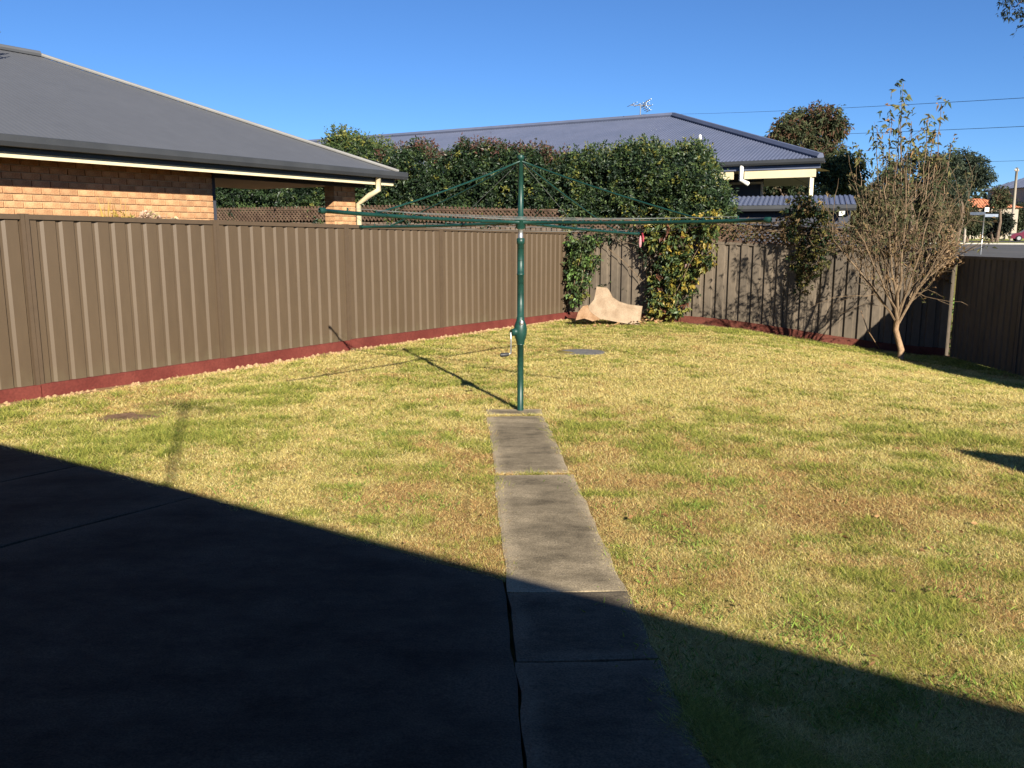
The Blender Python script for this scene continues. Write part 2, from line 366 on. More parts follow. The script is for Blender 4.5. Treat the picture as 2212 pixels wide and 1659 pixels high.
fc = np.stack([.16 + .1 * vnoise(GX * .2, GY * .2, 5), .155 + .06 * vnoise(GX * .2, GY * .2, 5), .05 + .02 * vnoise(GX, GY, 8)], -1)
ld_ = -((GX - LF0[0]) * nLo[0] + (GY - LF0[1]) * nLo[1]); bd_ = -((GX - LF1[0]) * nB[0] + (GY - LF1[1]) * nB[1])
wob_ = .12 * (fbm(GX, GY, 3, 2, 91) - .5)
k1 = (1 - sst(.12, .34, ld_ + wob_))[..., None]; yc = yc * (1 - k1) + np.array([.36, .215, .105]) * k1
k1 = (1 - sst(.2, .55, bd_ + wob_))[..., None]; yc = yc * (1 - k1) + np.array([.15, .085, .05]) * k1
k = np.clip(farm, 0, 1)[..., None]
gc = yc * (1 - k) + fc * k
ny, nx = GX.shape
idx = np.arange(nx * ny).reshape(ny, nx)
quads = np.stack([idx[:-1, :-1], idx[:-1, 1:], idx[1:, 1:], idx[1:, :-1]], -1).reshape(-1, 4)
ground = struct(obj('ground', mesh_np('ground', np.stack([GX, GY, GZ], -1).reshape(-1, 3), quads, M['ground'], gc.reshape(-1, 3), True)))

# ------------------------------------------------------------------ path slabs and patio
def slab_mesh(name, ring, thick, mat, rim=.09, n=26, wob=.006, seed=0, lift=.004):
    # ring: 4 xy corners; a slab with worn, slightly wavy edges, its grime mask in Col
    a, b, c, d = [np.asarray(p, float) for p in ring]
    s = np.linspace(0, 1, n); S, T = np.meshgrid(s, s)
    P = (a * (1 - S[..., None]) + b * S[..., None]) * (1 - T[..., None]) + (d * (1 - S[..., None]) + c * S[..., None]) * T[..., None]
    edge = (S < 1e-6) | (S > 1 - 1e-6) | (T < 1e-6) | (T > 1 - 1e-6)
    P = P + edge[..., None] * (np.stack([fbm(P[..., 0], P[..., 1], 6, 2, seed), fbm(P[..., 0], P[..., 1], 6, 2, seed + 9)], -1) - .5) * wob * 4
    w, h = np.linalg.norm(b - a), np.linalg.norm(d - a)
    dist = np.minimum(np.minimum(S, 1 - S) * w, np.minimum(T, 1 - T) * h)
    Z = gz(P[..., 0], P[..., 1]) + lift - np.where(edge, .003, 0)
    col = sst(.0, rim, dist + .05 * (fbm(P[..., 0], P[..., 1], 5, 3, 4) - .5)) * .42 + .05
    V = np.concatenate([P, Z[..., None]], -1).reshape(-1, 3); I = np.arange(n * n).reshape(n, n)
    Q = np.stack([I[:-1, :-1], I[:-1, 1:], I[1:, 1:], I[1:, :-1]], -1).reshape(-1, 4)
    rim_i = list(I[0, :]) + list(I[1:, -1]) + list(I[-1, -2::-1]) + list(I[-2:0:-1, 0])
    low = V[rim_i].copy(); low[:, 2] -= thick; o = len(V); V = np.vstack([V, low]); m = len(rim_i)
    side = [(rim_i[i], o + i, o + (i + 1) % m, rim_i[(i + 1) % m]) for i in range(m)]
    cols = np.concatenate([col.reshape(-1), np.full(m, .05)])
    return mesh_np(name, V, np.vstack([Q, side]), mat, np.repeat(cols[:, None], 3, 1), False)
path = struct(obj('garden_path', None)); path['label'] = 'narrow concrete path running from the house to the clothes hoist'
def on_path(y): return (atg((eL(y) + eR(y)) / 2, y)[:2] - path_top) @ dP
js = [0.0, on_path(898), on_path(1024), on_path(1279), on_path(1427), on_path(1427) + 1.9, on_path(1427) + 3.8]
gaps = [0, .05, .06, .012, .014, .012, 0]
for i in range(len(js) - 1):
    s0, s1 = js[i] + gaps[i] / 2, js[i + 1] - gaps[i + 1] / 2
    tw = (rng.random(4) - .5) * .016
    ring = [path_top + dP * s0 + nP * (PW + tw[0]), path_top + dP * s0 - nP * (PW + tw[1]), path_top + dP * s1 - nP * (PW + tw[2]), path_top + dP * s1 + nP * (PW + tw[3])]
    if (ring[1] - ring[0])[0] * (ring[3] - ring[0])[1] - (ring[1] - ring[0])[1] * (ring[3] - ring[0])[0] < 0: ring = [ring[0], ring[3], ring[2], ring[1]]
    obj('slab', slab_mesh('slab', ring, .08, M['concrete'] if i < 3 else M['path_shade'], .10, 30 if i else 14, seed=i * 7), path)
gap_j = .0
patio = struct(obj('patio', None)); patio['label'] = 'concrete patio slabs, darkened in colour for the shade of the house'
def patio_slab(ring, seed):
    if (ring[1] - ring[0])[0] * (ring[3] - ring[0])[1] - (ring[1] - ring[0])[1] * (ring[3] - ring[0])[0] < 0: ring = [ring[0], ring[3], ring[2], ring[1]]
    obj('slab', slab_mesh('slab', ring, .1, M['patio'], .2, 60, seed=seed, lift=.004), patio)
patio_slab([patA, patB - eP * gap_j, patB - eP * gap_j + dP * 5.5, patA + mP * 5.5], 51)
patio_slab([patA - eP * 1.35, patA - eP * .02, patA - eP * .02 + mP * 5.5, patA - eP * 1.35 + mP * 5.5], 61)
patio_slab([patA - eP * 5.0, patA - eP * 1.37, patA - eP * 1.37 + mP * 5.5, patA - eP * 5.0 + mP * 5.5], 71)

# ------------------------------------------------------------------ fences
def fence(name, label, p0, p1, top0, top1, bot, nb, inn, mat, mat_post, plinth=None, pl_h=.155, pitch=.2, depth=.02, rail=True, first=0.0, lat=0.0, prof0=((0, 1), (.62, 1), (.70, -1), (.85, -1))):
    root = thing(name, label, 'fence')
    p0, p1 = np.asarray(p0, float), np.asarray(p1, float); Lg = np.linalg.norm(p1 - p0); d = (p1 - p0) / Lg; inn = np.asarray(inn, float)
    edges = [0.0] + [first + (Lg - first) * i / nb for i in range(0 if first > 0 else 1, nb + 1)]
    top = lambda s: top0 + (top1 - top0) * s / Lg
    P = lambda s, o=0: p0 + d * s + inn * o
    for i in range(len(edges) - 1):
        a, b = edges[i], edges[i + 1]
        xs = []; s = 0
        prof = prof0
        while s < b - a:
            for q, o in prof:
                x = a + s + q * pitch
                if x < b: xs.append((x, o * depth / 2))
            s += pitch
        xs.append((b, xs[-1][1]))
        V = []; Fq = []
        for x, o in xs:
            q = P(x, o); zt = top(x) - .02; zb = bot(x) + .01
            V += [(q[0], q[1], zb), (q[0], q[1], zt)]
        for j in range(len(xs) - 1): Fq.append((2 * j, 2 * j + 2, 2 * j + 3, 2 * j + 1))
        obj('panel', mesh_np('panel', V, Fq, mat, np.repeat(np.array([[1.], [0.]] * len(xs)), 3, 1)), root)
        m = MB(); za, zb = top(a), top(b); h = .05
        qa, qb = P(a + .045), P(b - .045); w = inn * .028
        m.hexa([(*(qa - w), za - h), (*(qb - w), zb - h), (*(qb + w), zb - h), (*(qa + w), za - h)], [(*(qa - w), za), (*(qb - w), zb), (*(qb + w), zb), (*(qa + w), za)])
        m.build('top_rail', mat_post, root)
        if plinth:
            m = MB(); w = inn * .03; o = inn * .02; n = 6; jz = (rng.random() - .5) * .02
            for q in range(n):
                s0, s1 = a + (b - a) * q / n, a + (b - a) * (q + 1) / n
                if q == n - 1: s1 -= .012
                c0, c1 = P(s0) + o, P(s1) + o; z0, z1 = bot(s0), bot(s1)
                m.hexa([(*(c0 - w), z0 - .3), (*(c1 - w), z1 - .3), (*(c1 + w), z1 - .3), (*(c0 + w), z0 - .3)],
                       [(*(c0 - w), z0 + pl_h + jz), (*(c1 - w), z1 + pl_h + jz), (*(c1 + w), z1 + pl_h + jz), (*(c0 + w), z0 + pl_h + jz)])
            m.build('plinth_board', plinth, root)
    for s in edges:
        m = MB(); q = P(s); ax = d * .045; z0, z1 = bot(s) - .25, top(s) + .006
        # a C-post pair: two lips with a seam between
        for sg in (-1, 1):
            c = q + ax * .5 * sg
            m.prism([c - d * .02 - inn * .03, c + d * .02 - inn * .03, c + d * .02 + inn * .032, c - d * .02 + inn * .032] if np.cross(d, inn) > 0 else
                    [c - d * .02 + inn * .032, c + d * .02 + inn * .032, c + d * .02 - inn * .03, c - d * .02 - inn * .03], z0, z1)
        m.prism([q - d * .004 - inn * .02, q + d * .004 - inn * .02, q + d * .004 + inn * .02, q - d * .004 + inn * .02], z0, z1 - .005)
        m.build('post', mat_post, root)
    if lat:
        add_lattice(root, p0, p1, lambda s: top(s) + .01, lat, inn)
    return root
def add_lattice(root, p0, p1, zb, h, inn):
    p0, p1 = np.asarray(p0, float), np.asarray(p1, float); Lg = np.linalg.norm(p1 - p0); d = (p1 - p0) / Lg
    m = MB()
    for sg, o in ((1, .006), (-1, -.006)):
        x = -h
        while x < Lg:
            a, b = x, x + h; ta, tb = 0.0, 1.0
            if a < 0: ta = -a / h; a = 0
            if b > Lg: tb = 1 - (b - Lg) / h; b = Lg
            if tb - ta > .12:
                za, zb_ = zb(a) + h * (ta if sg > 0 else 1 - ta), zb(b) + h * (tb if sg > 0 else 1 - tb)
                A = np.array([*(p0 + d * a + inn * o), za]); B = np.array([*(p0 + d * b + inn * o), zb_])
                dr = (B - A); ln = np.linalg.norm(dr); dr /= ln
                side = np.cross(dr, np.array([*inn, 0])); 
                m.box((A + B) / 2, dr * ln / 2, side * .017, np.array([*inn, 0]) * .005)
            x += .105
    o = m.build('lattice', M['lattice'], root); o['kind'] = 'stuff'
    for zo in (.0, h):
        m = MB(); A = np.array([*p0, zb(0) + zo]); B = np.array([*p1, zb(Lg) + zo]); dr = B - A; ln = np.linalg.norm(dr)
        m.box((A + B) / 2, dr / 2, np.array([*inn, 0]) * .02, np.array([0, 0, .018])); m.build('lattice_rail', M['lattice'], root)

LF_len = np.linalg.norm(LF1 - LF0)
lfb = lambda s: float(gz(*(LF0 + dL * s))) - .01
s_first = 0.0
# posts seen at display x 48, 458, 740, 958: about 2.38 m apart, measured from the far end
LFn = LF0 - dL * 2.2                                                  # runs on past the left edge of the picture
L2 = np.linalg.norm(LF1 - LFn)
sx = lambda px: ((lambda u: (lambda Xv: (Xv - LFn[0]) / dL[0])((LF1[1] - LF1[0] * dL[1] / dL[0]) * u / (1.018 - dL[1] / dL[0] * u)))((px - CX) / F))
first_post = sx(50)
nbay = 5
left_fence = fence('steel_fence', 'long brown ribbed steel fence on a red plinth, in full sun on the left', LFn, LF1,
                   1.5 + .19 + .035, 1.5 + .045, lambda s: float(gz(*(LFn + dL * s))) - .01, nbay, -nLo, M['fence'], M['fence_post'], M['plinth'], first=first_post)
bfb = lambda s: float(gz(*(LF1 + dB * s))) - .01
back_fence = fence('steel_fence', 'brown steel back fence with lattice top, between the board and the bare shrub', LF1 + dB * .06, RC, 1.50, 1.14,
                   bfb, 3, -nB, M['fence_back'], M['fence_back'], M['plinth_back'], pitch=.235, depth=.042, lat=.33, prof0=((0, 1), (.55, 1), (.64, -1), (.92, -1)))
dR = (RF1 - RC) / np.linalg.norm(RF1 - RC); inR = np.array([dR[1], -dR[0]])
if inR[0] > 0: inR = -inR
RCg = RC + dR * .24 + np.array([.02, 0])
right_fence = fence('steel_fence', 'dark shaded steel fence at the right edge, in its own shadow', RCg, RF1, 1.115, 1.23,
                    lambda s: float(gz(*(RCg + dR * s))) - .01, 6, inR, M['fence_back'], M['fence_back'], None)
# the neighbours' fence carries the same line on to the left
NF1 = LF1 - dB * 12.5 + nB * .05; NF0 = LF1 - dB * .1 + nB * .05
def pal_fence():
    root = thing('paling_fence', 'weathered paling fence with lattice top behind the left fence, under the hedge', 'fence')
    Lg = np.linalg.norm(NF1 - NF0); d = (NF1 - NF0) / Lg; inn = -nB
    top = lambda s: 1.62 + .16 * min(s / 4.5, 1.0)
    me = None; s = .0; i = 0
    while s < Lg:
        m = MB(); q = NF0 + d * s; w = .048; z = top(s) + (rng.random() - .5) * .015
        o = inn * (.012 if i % 2 else 0)
        m.box((*(q + o), z / 2 - .2), np.array([*d, 0]) * w, np.array([*inn, 0]) * .008, (0, 0, z / 2 + .2)); m.build('paling', M['paling'], root)
        s += .125; i += 1
    for zo in (1.25, .4):
        m = MB(); A = np.array([*(NF0 - inn * .04), zo]); B = np.array([*(NF1 - inn * .04), zo]); m.box((A + B) / 2, (B - A) / 2, np.array([*inn, 0]) * .02, (0, 0, .045)); m.build('rail', M['lattice'], root)
    add_lattice(root, NF0, NF1, lambda s: top(s) + .03, .36, inn)
pal_fence()

# ------------------------------------------------------------------ roofs and houses
def slope(a0, da, dn, Lr, zE, tanp, half, pitch, amp, mat, name, parent, hipL=True, hipR=True):
    """corrugated roof slope. a0: eave start xy, da along the eave, dn up the slope (plan), half: plan depth to the ridge"""
    prof = [(0, 0), (.35, 0), (.5, 1), (.85, 1)]
    xs = []; s = 0.0
    while s < Lr:
        for q, o in prof:
            if s + q * pitch < Lr: xs.append((s + q * pitch, o * amp))
        s += pitch
    xs.append((Lr, 0))
    for e in (half, Lr - half):
        xs.append((e, 0))
    xs = sorted(set(xs)); V = []; Fq = []
    for x, o in xs:
        r = half
        if hipL: r = min(r, x)
        if hipR: r = min(r, Lr - x)
        p = a0 + da * x; q = p + dn * r
        V += [(p[0], p[1], zE + o), (q[0], q[1], zE + r * tanp + o)]
    for j in range(len(xs) - 1): Fq.append((2 * j, 2 * j + 2, 2 * j + 3, 2 * j + 1))
    return obj(name, mesh_np(name, V, Fq, mat), parent)
def bar(m, A, B, w, h, up=(0, 0, 1)):
    A, B = np.asarray(A, float), np.asarray(B, float); d = B - A; ln = np.linalg.norm(d); d = d / ln
    s = np.cross(d, np.asarray(up, float)); s /= np.linalg.norm(s); u = np.cross(s, d)
    return m.box((A + B) / 2, d * ln / 2, s * w / 2, u * h / 2)
def gutter_bar(parent, A, B, out, mat, name='gutter'):
    # quad gutter: open channel with a rolled lip
    A, B = np.asarray(A, float), np.asarray(B, float); o = np.array([*out, 0]); m = MB()
    sec = [(0.0, .0), (0.0, -.11), (.10, -.11), (.125, -.06), (.125, .012), (.112, .02), (.10, .012)]
    for i in range(len(sec) - 1):
        (o0, z0), (o1, z1) = sec[i], sec[i + 1]
        m.quad(A + o * o0 + (0, 0, z0), B + o * o0 + (0, 0, z0), B + o * o1 + (0, 0, z1), A + o * o1 + (0, 0, z1))
    return m.build(name, mat, parent)
v3 = lambda p, z: np.array([p[0], p[1], z])

# --- neighbour's house on the left
HZ = CAMH + 1.10
hc = np.array([-2.08, 16.2]); hd = -dL; hn = nLo                        # eave corner; along the eave to the near left; away from our yard
house_l = thing('brick_house', 'orange brick house with grey steel roof and cream fascia beyond the left fence', 'house')
HL, HH = 17.0, 4.125; TP = .427
slope(hc, hd, hn, HL, HZ, TP, HH, .08, .0016, M['roof_grey'], 'roof', house_l)
slope(hc + hn * 2 * HH + hd * HL, -hd, -hn, HL, HZ, TP, HH, .08, .0016, M['roof_grey'], 'roof', house_l)
for c, a, n in ((hc + hn * 2 * HH, -hn, hd), (hc + hd * HL, hn, -hd)):
    slope(c, a, n, 2 * HH, HZ, TP, HH, .08, .0016, M['roof_grey'], 'roof', house_l)
r0, r1 = hc + (hd + hn) * HH, hc + hd * (HL - HH) + hn * HH; zr = HZ + HH * TP
M['ridge'] = noisy('ridge_cap', (.15, .145, .135), (.18, .175, .165), 2, .35, .5, fine=.05)
for A, B in ((v3(hc, HZ + .03), v3(r0, zr + .035)), (v3(hc + hn * 2 * HH, HZ + .03), v3(r0, zr + .035))):
    m = MB(); m.tube([A, B], .03, 8); m.build('hip_cap', M['ridge'], house_l)
m = MB(); m.tube([v3(r0, zr + .04), v3(r1, zr + .04)], .05, 8); m.build('ridge_cap', M['roof_grey'], house_l)
gutter_bar(house_l, v3(hc - hd * .12, HZ - .01), v3(hc + hd * HL, HZ - .01), -hn, M['gutter'])
gutter_bar(house_l, v3(hc + hn * 2 * HH, HZ - .01), v3(hc - hn * .12, HZ - .01), -hd, M['gutter'])
m = MB(); bar(m, v3(hc + hn * .03 + hd * .1, HZ - .09), v3(hc + hn * .03 + hd * HL, HZ - .09), .03, .17); m.build('fascia', M['gutter'], house_l)
# cream beam under the gutter, soffit, wall
bz = HZ - .195
m = MB(); bar(m, v3(hc + hn * .06 + hd * .12, bz), v3(hc + hn * .06 + hd * HL, bz), .05, .085); m.build('eave_beam', M['cream'], house_l)
m = MB(); m.prism([hc + hd * HL + hn * .09, hc + hd * .2 + hn * .09, hc + hd * .2 + hn * .62, hc + hd * HL + hn * .62][::1], HZ - .19, HZ - .175); m.build('soffit', M['soffit'], house_l)
WO = .54                                                                # wall line behind the gutter
wl = lambda s, o=0.0: hc + hd * s + hn * (WO + o)
def s_at(px, z_off=0):                                                  # where the wall line is met by picture column px
    u = (px - CX) / F / 1.02; q = wl(0)
    return (u * q[1] - q[0]) / (hd[0] - u * hd[1])
s_wall0 = s_at(461); s_p0, s_p1 = s_at(768), s_at(723)
ztop = HZ - .19; zbot = -.4
m = MB(); A, B = wl(s_wall0 + .01, .012), wl(HL - .5, .012)
ring = [A, B, B + hn * .2, A + hn * .2]
m.prism(ring if np.cross(B - A, hn) > 0 else ring[::-1], zbot, ztop); m.build('wall', M['mortar'], house_l)
BL, BH, BW = .230, .076, .10; PLx, PHz = .240, .086
brick_me = {}
def brick_mesh(ln):
    key = round(ln, 3)
    if key not in brick_me:
        m = MB(); c = .004; w, h, dp = ln / 2, BH / 2, .05
        x = np.array([*hd, 0]); y = np.array([*hn, 0])
        m.hexa([-x * w + y * dp - (0, 0, h), x * w + y * dp - (0, 0, h), x * w - y * dp + y * c - (0, 0, h), -x * w - y * dp + y * c - (0, 0, h)],
               [-x * w + y * dp + (0, 0, h), x * w + y * dp + (0, 0, h), x * w - y * dp + y * c + (0, 0, h), -x * w - y * dp + y * c + (0, 0, h)])
        x2, h2 = w - c, h - c
        m.hexa([-x * w - y * (dp - c) - (0, 0, h), x * w - y * (dp - c) - (0, 0, h), x * x2 - y * dp - (0, 0, h2), -x * x2 - y * dp - (0, 0, h2)],
               [-x * w - y * (dp - c) + (0, 0, h), x * w - y * (dp - c) + (0, 0, h), x * x2 - y * dp + (0, 0, h2), -x * x2 - y * dp + (0, 0, h2)])
        me = bpy.data.meshes.new('brick'); me.from_pydata(m.v, [], m.f); me.update(); me.materials.append(M['brick']); brick_me[key] = me
    return brick_me[key]
far_bricks = MB(); nbk = 0
def lay(sa, sb, zlo, zhi, off=0.0, single=True, parent=house_l):
    global nbk
    row = 0; z = zhi - BH / 2 - .006
    while z > zlo:
        s = sa - (PLx / 2 if row % 2 else 0)
        while s < sb - .02:
            a, b = max(s, sa), min(s + BL, sb)
            if b - a > .04:
                c = wl((a + b) / 2, off + .046 + (rng.random() - .5) * .004)
                if single and nbk < 300:
                    o = obj('brick', brick_mesh(b - a), parent); o.location = (c[0], c[1], z); nbk += 1
                else:
                    far_bricks.box((c[0], c[1], z), np.array([*hd, 0]) * (b - a) / 2, np.array([*hn, 0]) * .05, (0, 0, BH / 2))
            s += PLx
        z -= PHz; row += 1
# brick pillar at the open corner of the house
m = MB(); A, B = wl(s_p0 + .01, .012), wl(s_p1 - .01, .012); ring = [A, B, B + hn * .22, A + hn * .22]
m.prism(ring if np.cross(B - A, hn) > 0 else ring[::-1], zbot, ztop); pillar = m.build('pillar', M['mortar'], house_l)
lay(s_p0, s_p1, 1.35, ztop, parent=pillar)
z = ztop - BH / 2 - .006; row = 0
while z > 1.2:
    for q_ in ((.06, .17) if row % 2 else (.115,)):
        c = wl(s_p1 - .01 + .004, q_ if row % 2 else .115); m = MB(); l_ = .052 if row % 2 else .105
        m.box((c[0], c[1], z), np.array([*hn, 0]) * l_, np.array([*hd, 0]) * .012, (0, 0, BH / 2)); m.build('brick', M['brick'], pillar)
    z -= PHz; row += 1
s_left = s_at(-30)
lay(s_wall0, s_left, 1.52, ztop)
lay(s_left, HL - .5, 1.0, ztop, single=False); lay(s_wall0, s_left, .9, 1.5, single=False)
o = far_bricks.build('brick_field', M['brick'], house_l); o['kind'] = 'stuff'
# recess side, slider frame, dark return wall beyond the opening
m = MB(); A = wl(s_wall0 + .0, .12); m.prism([A - hd * .16, A, A + hn * .3, A - hd * .16 + hn * .3], zbot, ztop - .01); m.build('door_frame', M['dark_wall'], house_l)
m = MB(); A, B = wl(.35, .0), wl(s_wall0, .0); bar(m, v3(A, ztop + .0), v3(B, ztop + .0), .08, .16); m.build('lintel', M['dark_wall'], house_l)
m = MB(); A, B = wl(.3, .1), wl(s_wall0 + .2, .1); C_, D_ = B + hn * 2.8, A + hn * 2.8
ring = [A, B, C_, D_]; m.prism(ring if np.cross(B - A, hn) > 0 else ring[::-1], ztop - .03, ztop - .01); m.build('patio_ceiling', M['soffit'], house_l)
# downpipe at the pillar
q = hc + hd * (s_p0 + .02) - hn * .02
pp = [v3(hc + hd * .62 - hn * .03, HZ - .10), v3(hc + hd * .62 - hn * .03, HZ - .33), v3(hc + hd * .70 + hn * .1, HZ - .42), v3(wl(s_p0 - .06, -.03), HZ - .56), v3(wl(s_p0 - .06, -.03), 0.0)]
m = MB(); m.tube(pp, .05, 10); m.build('downpipe', M['cream'], house_l, True)
m = MB(); c = wl(s_wall0 - .05, -.06); m.tube([v3(c, 1.66), v3(c - hd * .09, 1.66)], .018, 8); m.build('tap', M['white'], house_l)

# --- house behind the hedge
d2 = -dB * .5 + np.array([-.857, .515]) * .5; d2 = np.array([-.857, .515]); n2 = np.array([.515, .857])
c2 = np.array([8.02, 23.0]); Z2 = CAMH + 1.94; H2 = 6.54; T2 = .337; L2h = 33.0
house_b = thing('steel_roofed_house', 'house with long blue-grey steel roof and cream beams behind the hedge', 'house')
slope(c2, d2, n2, L2h, Z2, T2, H2, .11, .013, M['roof_blue'], 'roof', house_b)
c2b = c2 + n2 * 2 * H2 + d2 * 3.1; c2c = c2 + n2 * 2 * H2 + d2 * L2h
_e0, _e1 = c2 + (d2 + n2) * H2, c2 + d2 * (L2h - H2) + n2 * H2; _z = Z2 + H2 * T2
m = MB(); m.poly([v3(c2b, Z2), v3(c2, Z2), v3(_e0, _z)]); m.build('roof', M['roof_blue'], house_b)
m = MB(); m.poly([v3(c2c, Z2), v3(c2b, Z2), v3(_e0, _z), v3(_e1, _z)]); m.build('roof', M['roof_blue'], house_b)
slope(c2 + d2 * L2h, n2, -d2, 2 * H2, Z2, T2, H2, .11, .013, M['roof_blue'], 'roof', house_b)
e0, e1 = c2 + (d2 + n2) * H2, c2 + d2 * (L2h - H2) + n2 * H2; z2r = Z2 + H2 * T2
for nm, A, B in (('hip_cap', v3(c2, Z2 + .04), v3(e0, z2r + .05)), ('ridge_cap', v3(e0, z2r + .05), v3(e1, z2r + .05)), ('hip_cap', v3(c2b, Z2 + .04), v3(e0, z2r + .05))):
    m = MB(); m.tube([A, B], .10, 6); m.build(nm, M['roof_blue'], house_b)
gutter_bar(house_b, v3(c2 - d2 * .12, Z2 - .02), v3(c2 + d2 * L2h, Z2 - .02), -n2, M['gutter'])
m = MB(); bar(m, v3(c2 + n2 * .04, Z2 - .13), v3(c2 + n2 * .04 + d2 * L2h, Z2 - .13), .04, .24); m.build('fascia', M['roof_blue'], house_b)
def s2_at(px, off):
    u = (px - CX) / F / 1.03; q = c2 + n2 * off
    return (u * q[1] - q[0]) / (d2[0] - u * d2[1])
bm0, bm1, bm2 = s2_at(1764, .06), s2_at(1610, .06), s2_at(1586, .06)
for a, b in ((bm0, bm1), (bm2, bm2 + 6)):
    m = MB(); bar(m, v3(c2 + d2 * a + n2 * .06, Z2 - .37), v3(c2 + d2 * b + n2 * .06, Z2 - .37), .06, .2); m.build('eave_beam', M['cream'], house_b)
m = MB(); m.tube([v3(c2 + d2 * (bm1 + .06) - n2 * .05, Z2 - .12), v3(c2 + d2 * (bm1 + .06) - n2 * .05, Z2 - .5), v3(c2 + d2 * (bm1 - .1) + n2 * .1, Z2 - .6)], .06, 8); m.build('downpipe', M['white'], house_b)
ps = s2_at(1755, .1)
m = MB(); q = c2 + d2 * ps + n2 * .1; m.prism([q + (-.05, -.05), q + (.05, -.05), q + (.05, .05), q + (-.05, .05)], -.6, Z2 - .47); m.build('post', M['cream'], house_b)
ws = s2_at(1652, 1.2)
A = c2 + d2 * ws + n2 * 1.2; B = c2 + d2 * (L2h - .6) + n2 * 1.2
m = MB(); ring = [A, B, c2 + d2 * (L2h - .6) + n2 * (2 * H2 - .6), c2 + d2 * (ws + 3.2) + n2 * (2 * H2 - .6)]
m.prism(ring if np.cross(B - A, n2) > 0 else ring[::-1], -.6, Z2 - .26); m.build('wall', M['dark_wall'], house_b)
m = MB(); q = A - n2 * .03; m.prism([q + d2 * .06 - n2 * .03, q - d2 * .0 - n2 * .03, q, q + d2 * .06][::-1], -.5, Z2 - .55); bar(m, v3(q + d2 * .03, Z2 - .52), v3(q + d2 * 1.2, Z2 - .52), .05, .06); m.build('door_frame', M['soffit'], house_b)
m = MB(); m.quad(v3(c2 + n2 * .07, Z2 - .25), v3(c2 + d2 * L2h + n2 * .07, Z2 - .25), v3(c2 + d2 * L2h + n2 * 1.3, Z2 - .25), v3(c2 + n2 * 1.3, Z2 - .25)); m.build('soffit', M['soffit'], house_b)
q = at(1512, 300, 27.5); m = MB(); m.lathe((q[0], q[1], q[2] - .9), [(.04, 0), (.04, .85), (.05, .86), (.05, 1.0), (.02, 1.03)], 8); m.build('vent_pipe', M['white'], house_b)

# --- lean-to with corrugated roof in front of it
a1, a2 = at(1562, 447, 20.0), at(1850, 441, 19.1)
da = (a1 - a2)[:2]; La = np.linalg.norm(da); da /= La; na = np.array([-da[1], da[0]]); na = na if na[1] > 0 else -na
shed = thing('garden_shed', 'low dark shed with corrugated blue-grey roof just beyond the back fence', 'shed')
zs = float((a1[2] + a2[2]) / 2)
slope(a2[:2], da, na, La, zs, .16, 1.7, .11, .02, M['roof_blue'], 'roof', shed, False, False)
gutter_bar(shed, v3(a2[:2], zs - .01), v3(a1[:2], zs - .01), -na, M['gutter'])
m = MB(); A, B = a2[:2] + na * .15 + da * .1, a1[:2] + na * .15 - da * .1; ring = [A, B, B + na * 1.4, A + na * 1.4]
m.prism(ring if np.cross(B - A, na) > 0 else ring[::-1], -.7, zs - .08); m.build('wall', M['dark_wall'], shed)
q = at(1819, 456, 19.15); m = MB(); m.box(q, np.array([*da, 0]) * .06, np.array([*na, 0]) * .04, (0, 0, .1)); m.build('meter_box', M['white'], shed)

# --- our own house behind the camera: its eave throws the foreground shadow
P1, P2 = atg(0, 965), atg(2212, 1505)
oe = (P2 - P1)[:2]; oe /= np.linalg.norm(oe); om = np.array([oe[1], -oe[0]]); om = om if om[1] < 0 else -om
OZ = 2.62
Dm = (OZ - (P1[2] + P2[2]) / 2) / math.tan(SUN_EL)
oc = P1[:2] + SH * Dm - oe * 6.0
house_o = thing('brick_house', 'brick house behind the viewer whose eave shades the patio and foreground lawn', 'house')
OL, OH, OT = 19.0, 4.2, .36
slope(oc + om * .1, oe, om, OL, OZ - .02, OT, OH, .19, .02, M['roof_grey'], 'roof', house_o)
slope(oc + om * (.1 + 2 * OH) + oe * OL, -oe, -om, OL, OZ - .02, OT, OH, .19, .02, M['roof_grey'], 'roof', house_o)
for c, a, n in ((oc + om * (.1 + 2 * OH), -om, oe), (oc + om * .1 + oe * OL, om, -oe)):
    slope(c, a, n, 2 * OH, OZ - .02, OT, OH, .19, .02, M['roof_grey'], 'roof', house_o)
gutter_bar(house_o, v3(oc + om * .125, OZ - .02), v3(oc + oe * OL + om * .125, OZ - .02), -om, M['gutter'])
m = MB(); bar(m, v3(oc + om * .15, OZ - .11), v3(oc + om * .15 + oe * OL, OZ - .11), .03, .2); m.build('fascia', M['cream'], house_o)
m = MB(); ring = [oc + om * .16, oc + om * .16 + oe * OL, oc + oe * OL + om * .8, oc + om * .8]
m.prism(ring if np.cross(oe, om) > 0 else ring[::-1], OZ - .22, OZ - .2); m.build('soffit', M['soffit'], house_o)
m = MB(); ring = [oc + om * .7 + oe * .6, oc + om * .7 + oe * (OL - .6), oc + om * (2 * OH - .4) + oe * (OL - .6), oc + om * (2 * OH - .4) + oe * .6]
m.prism(ring if np.cross(oe, om) > 0 else ring[::-1], -.3, OZ - .22); m.build('wall', M['brick'], house_o)
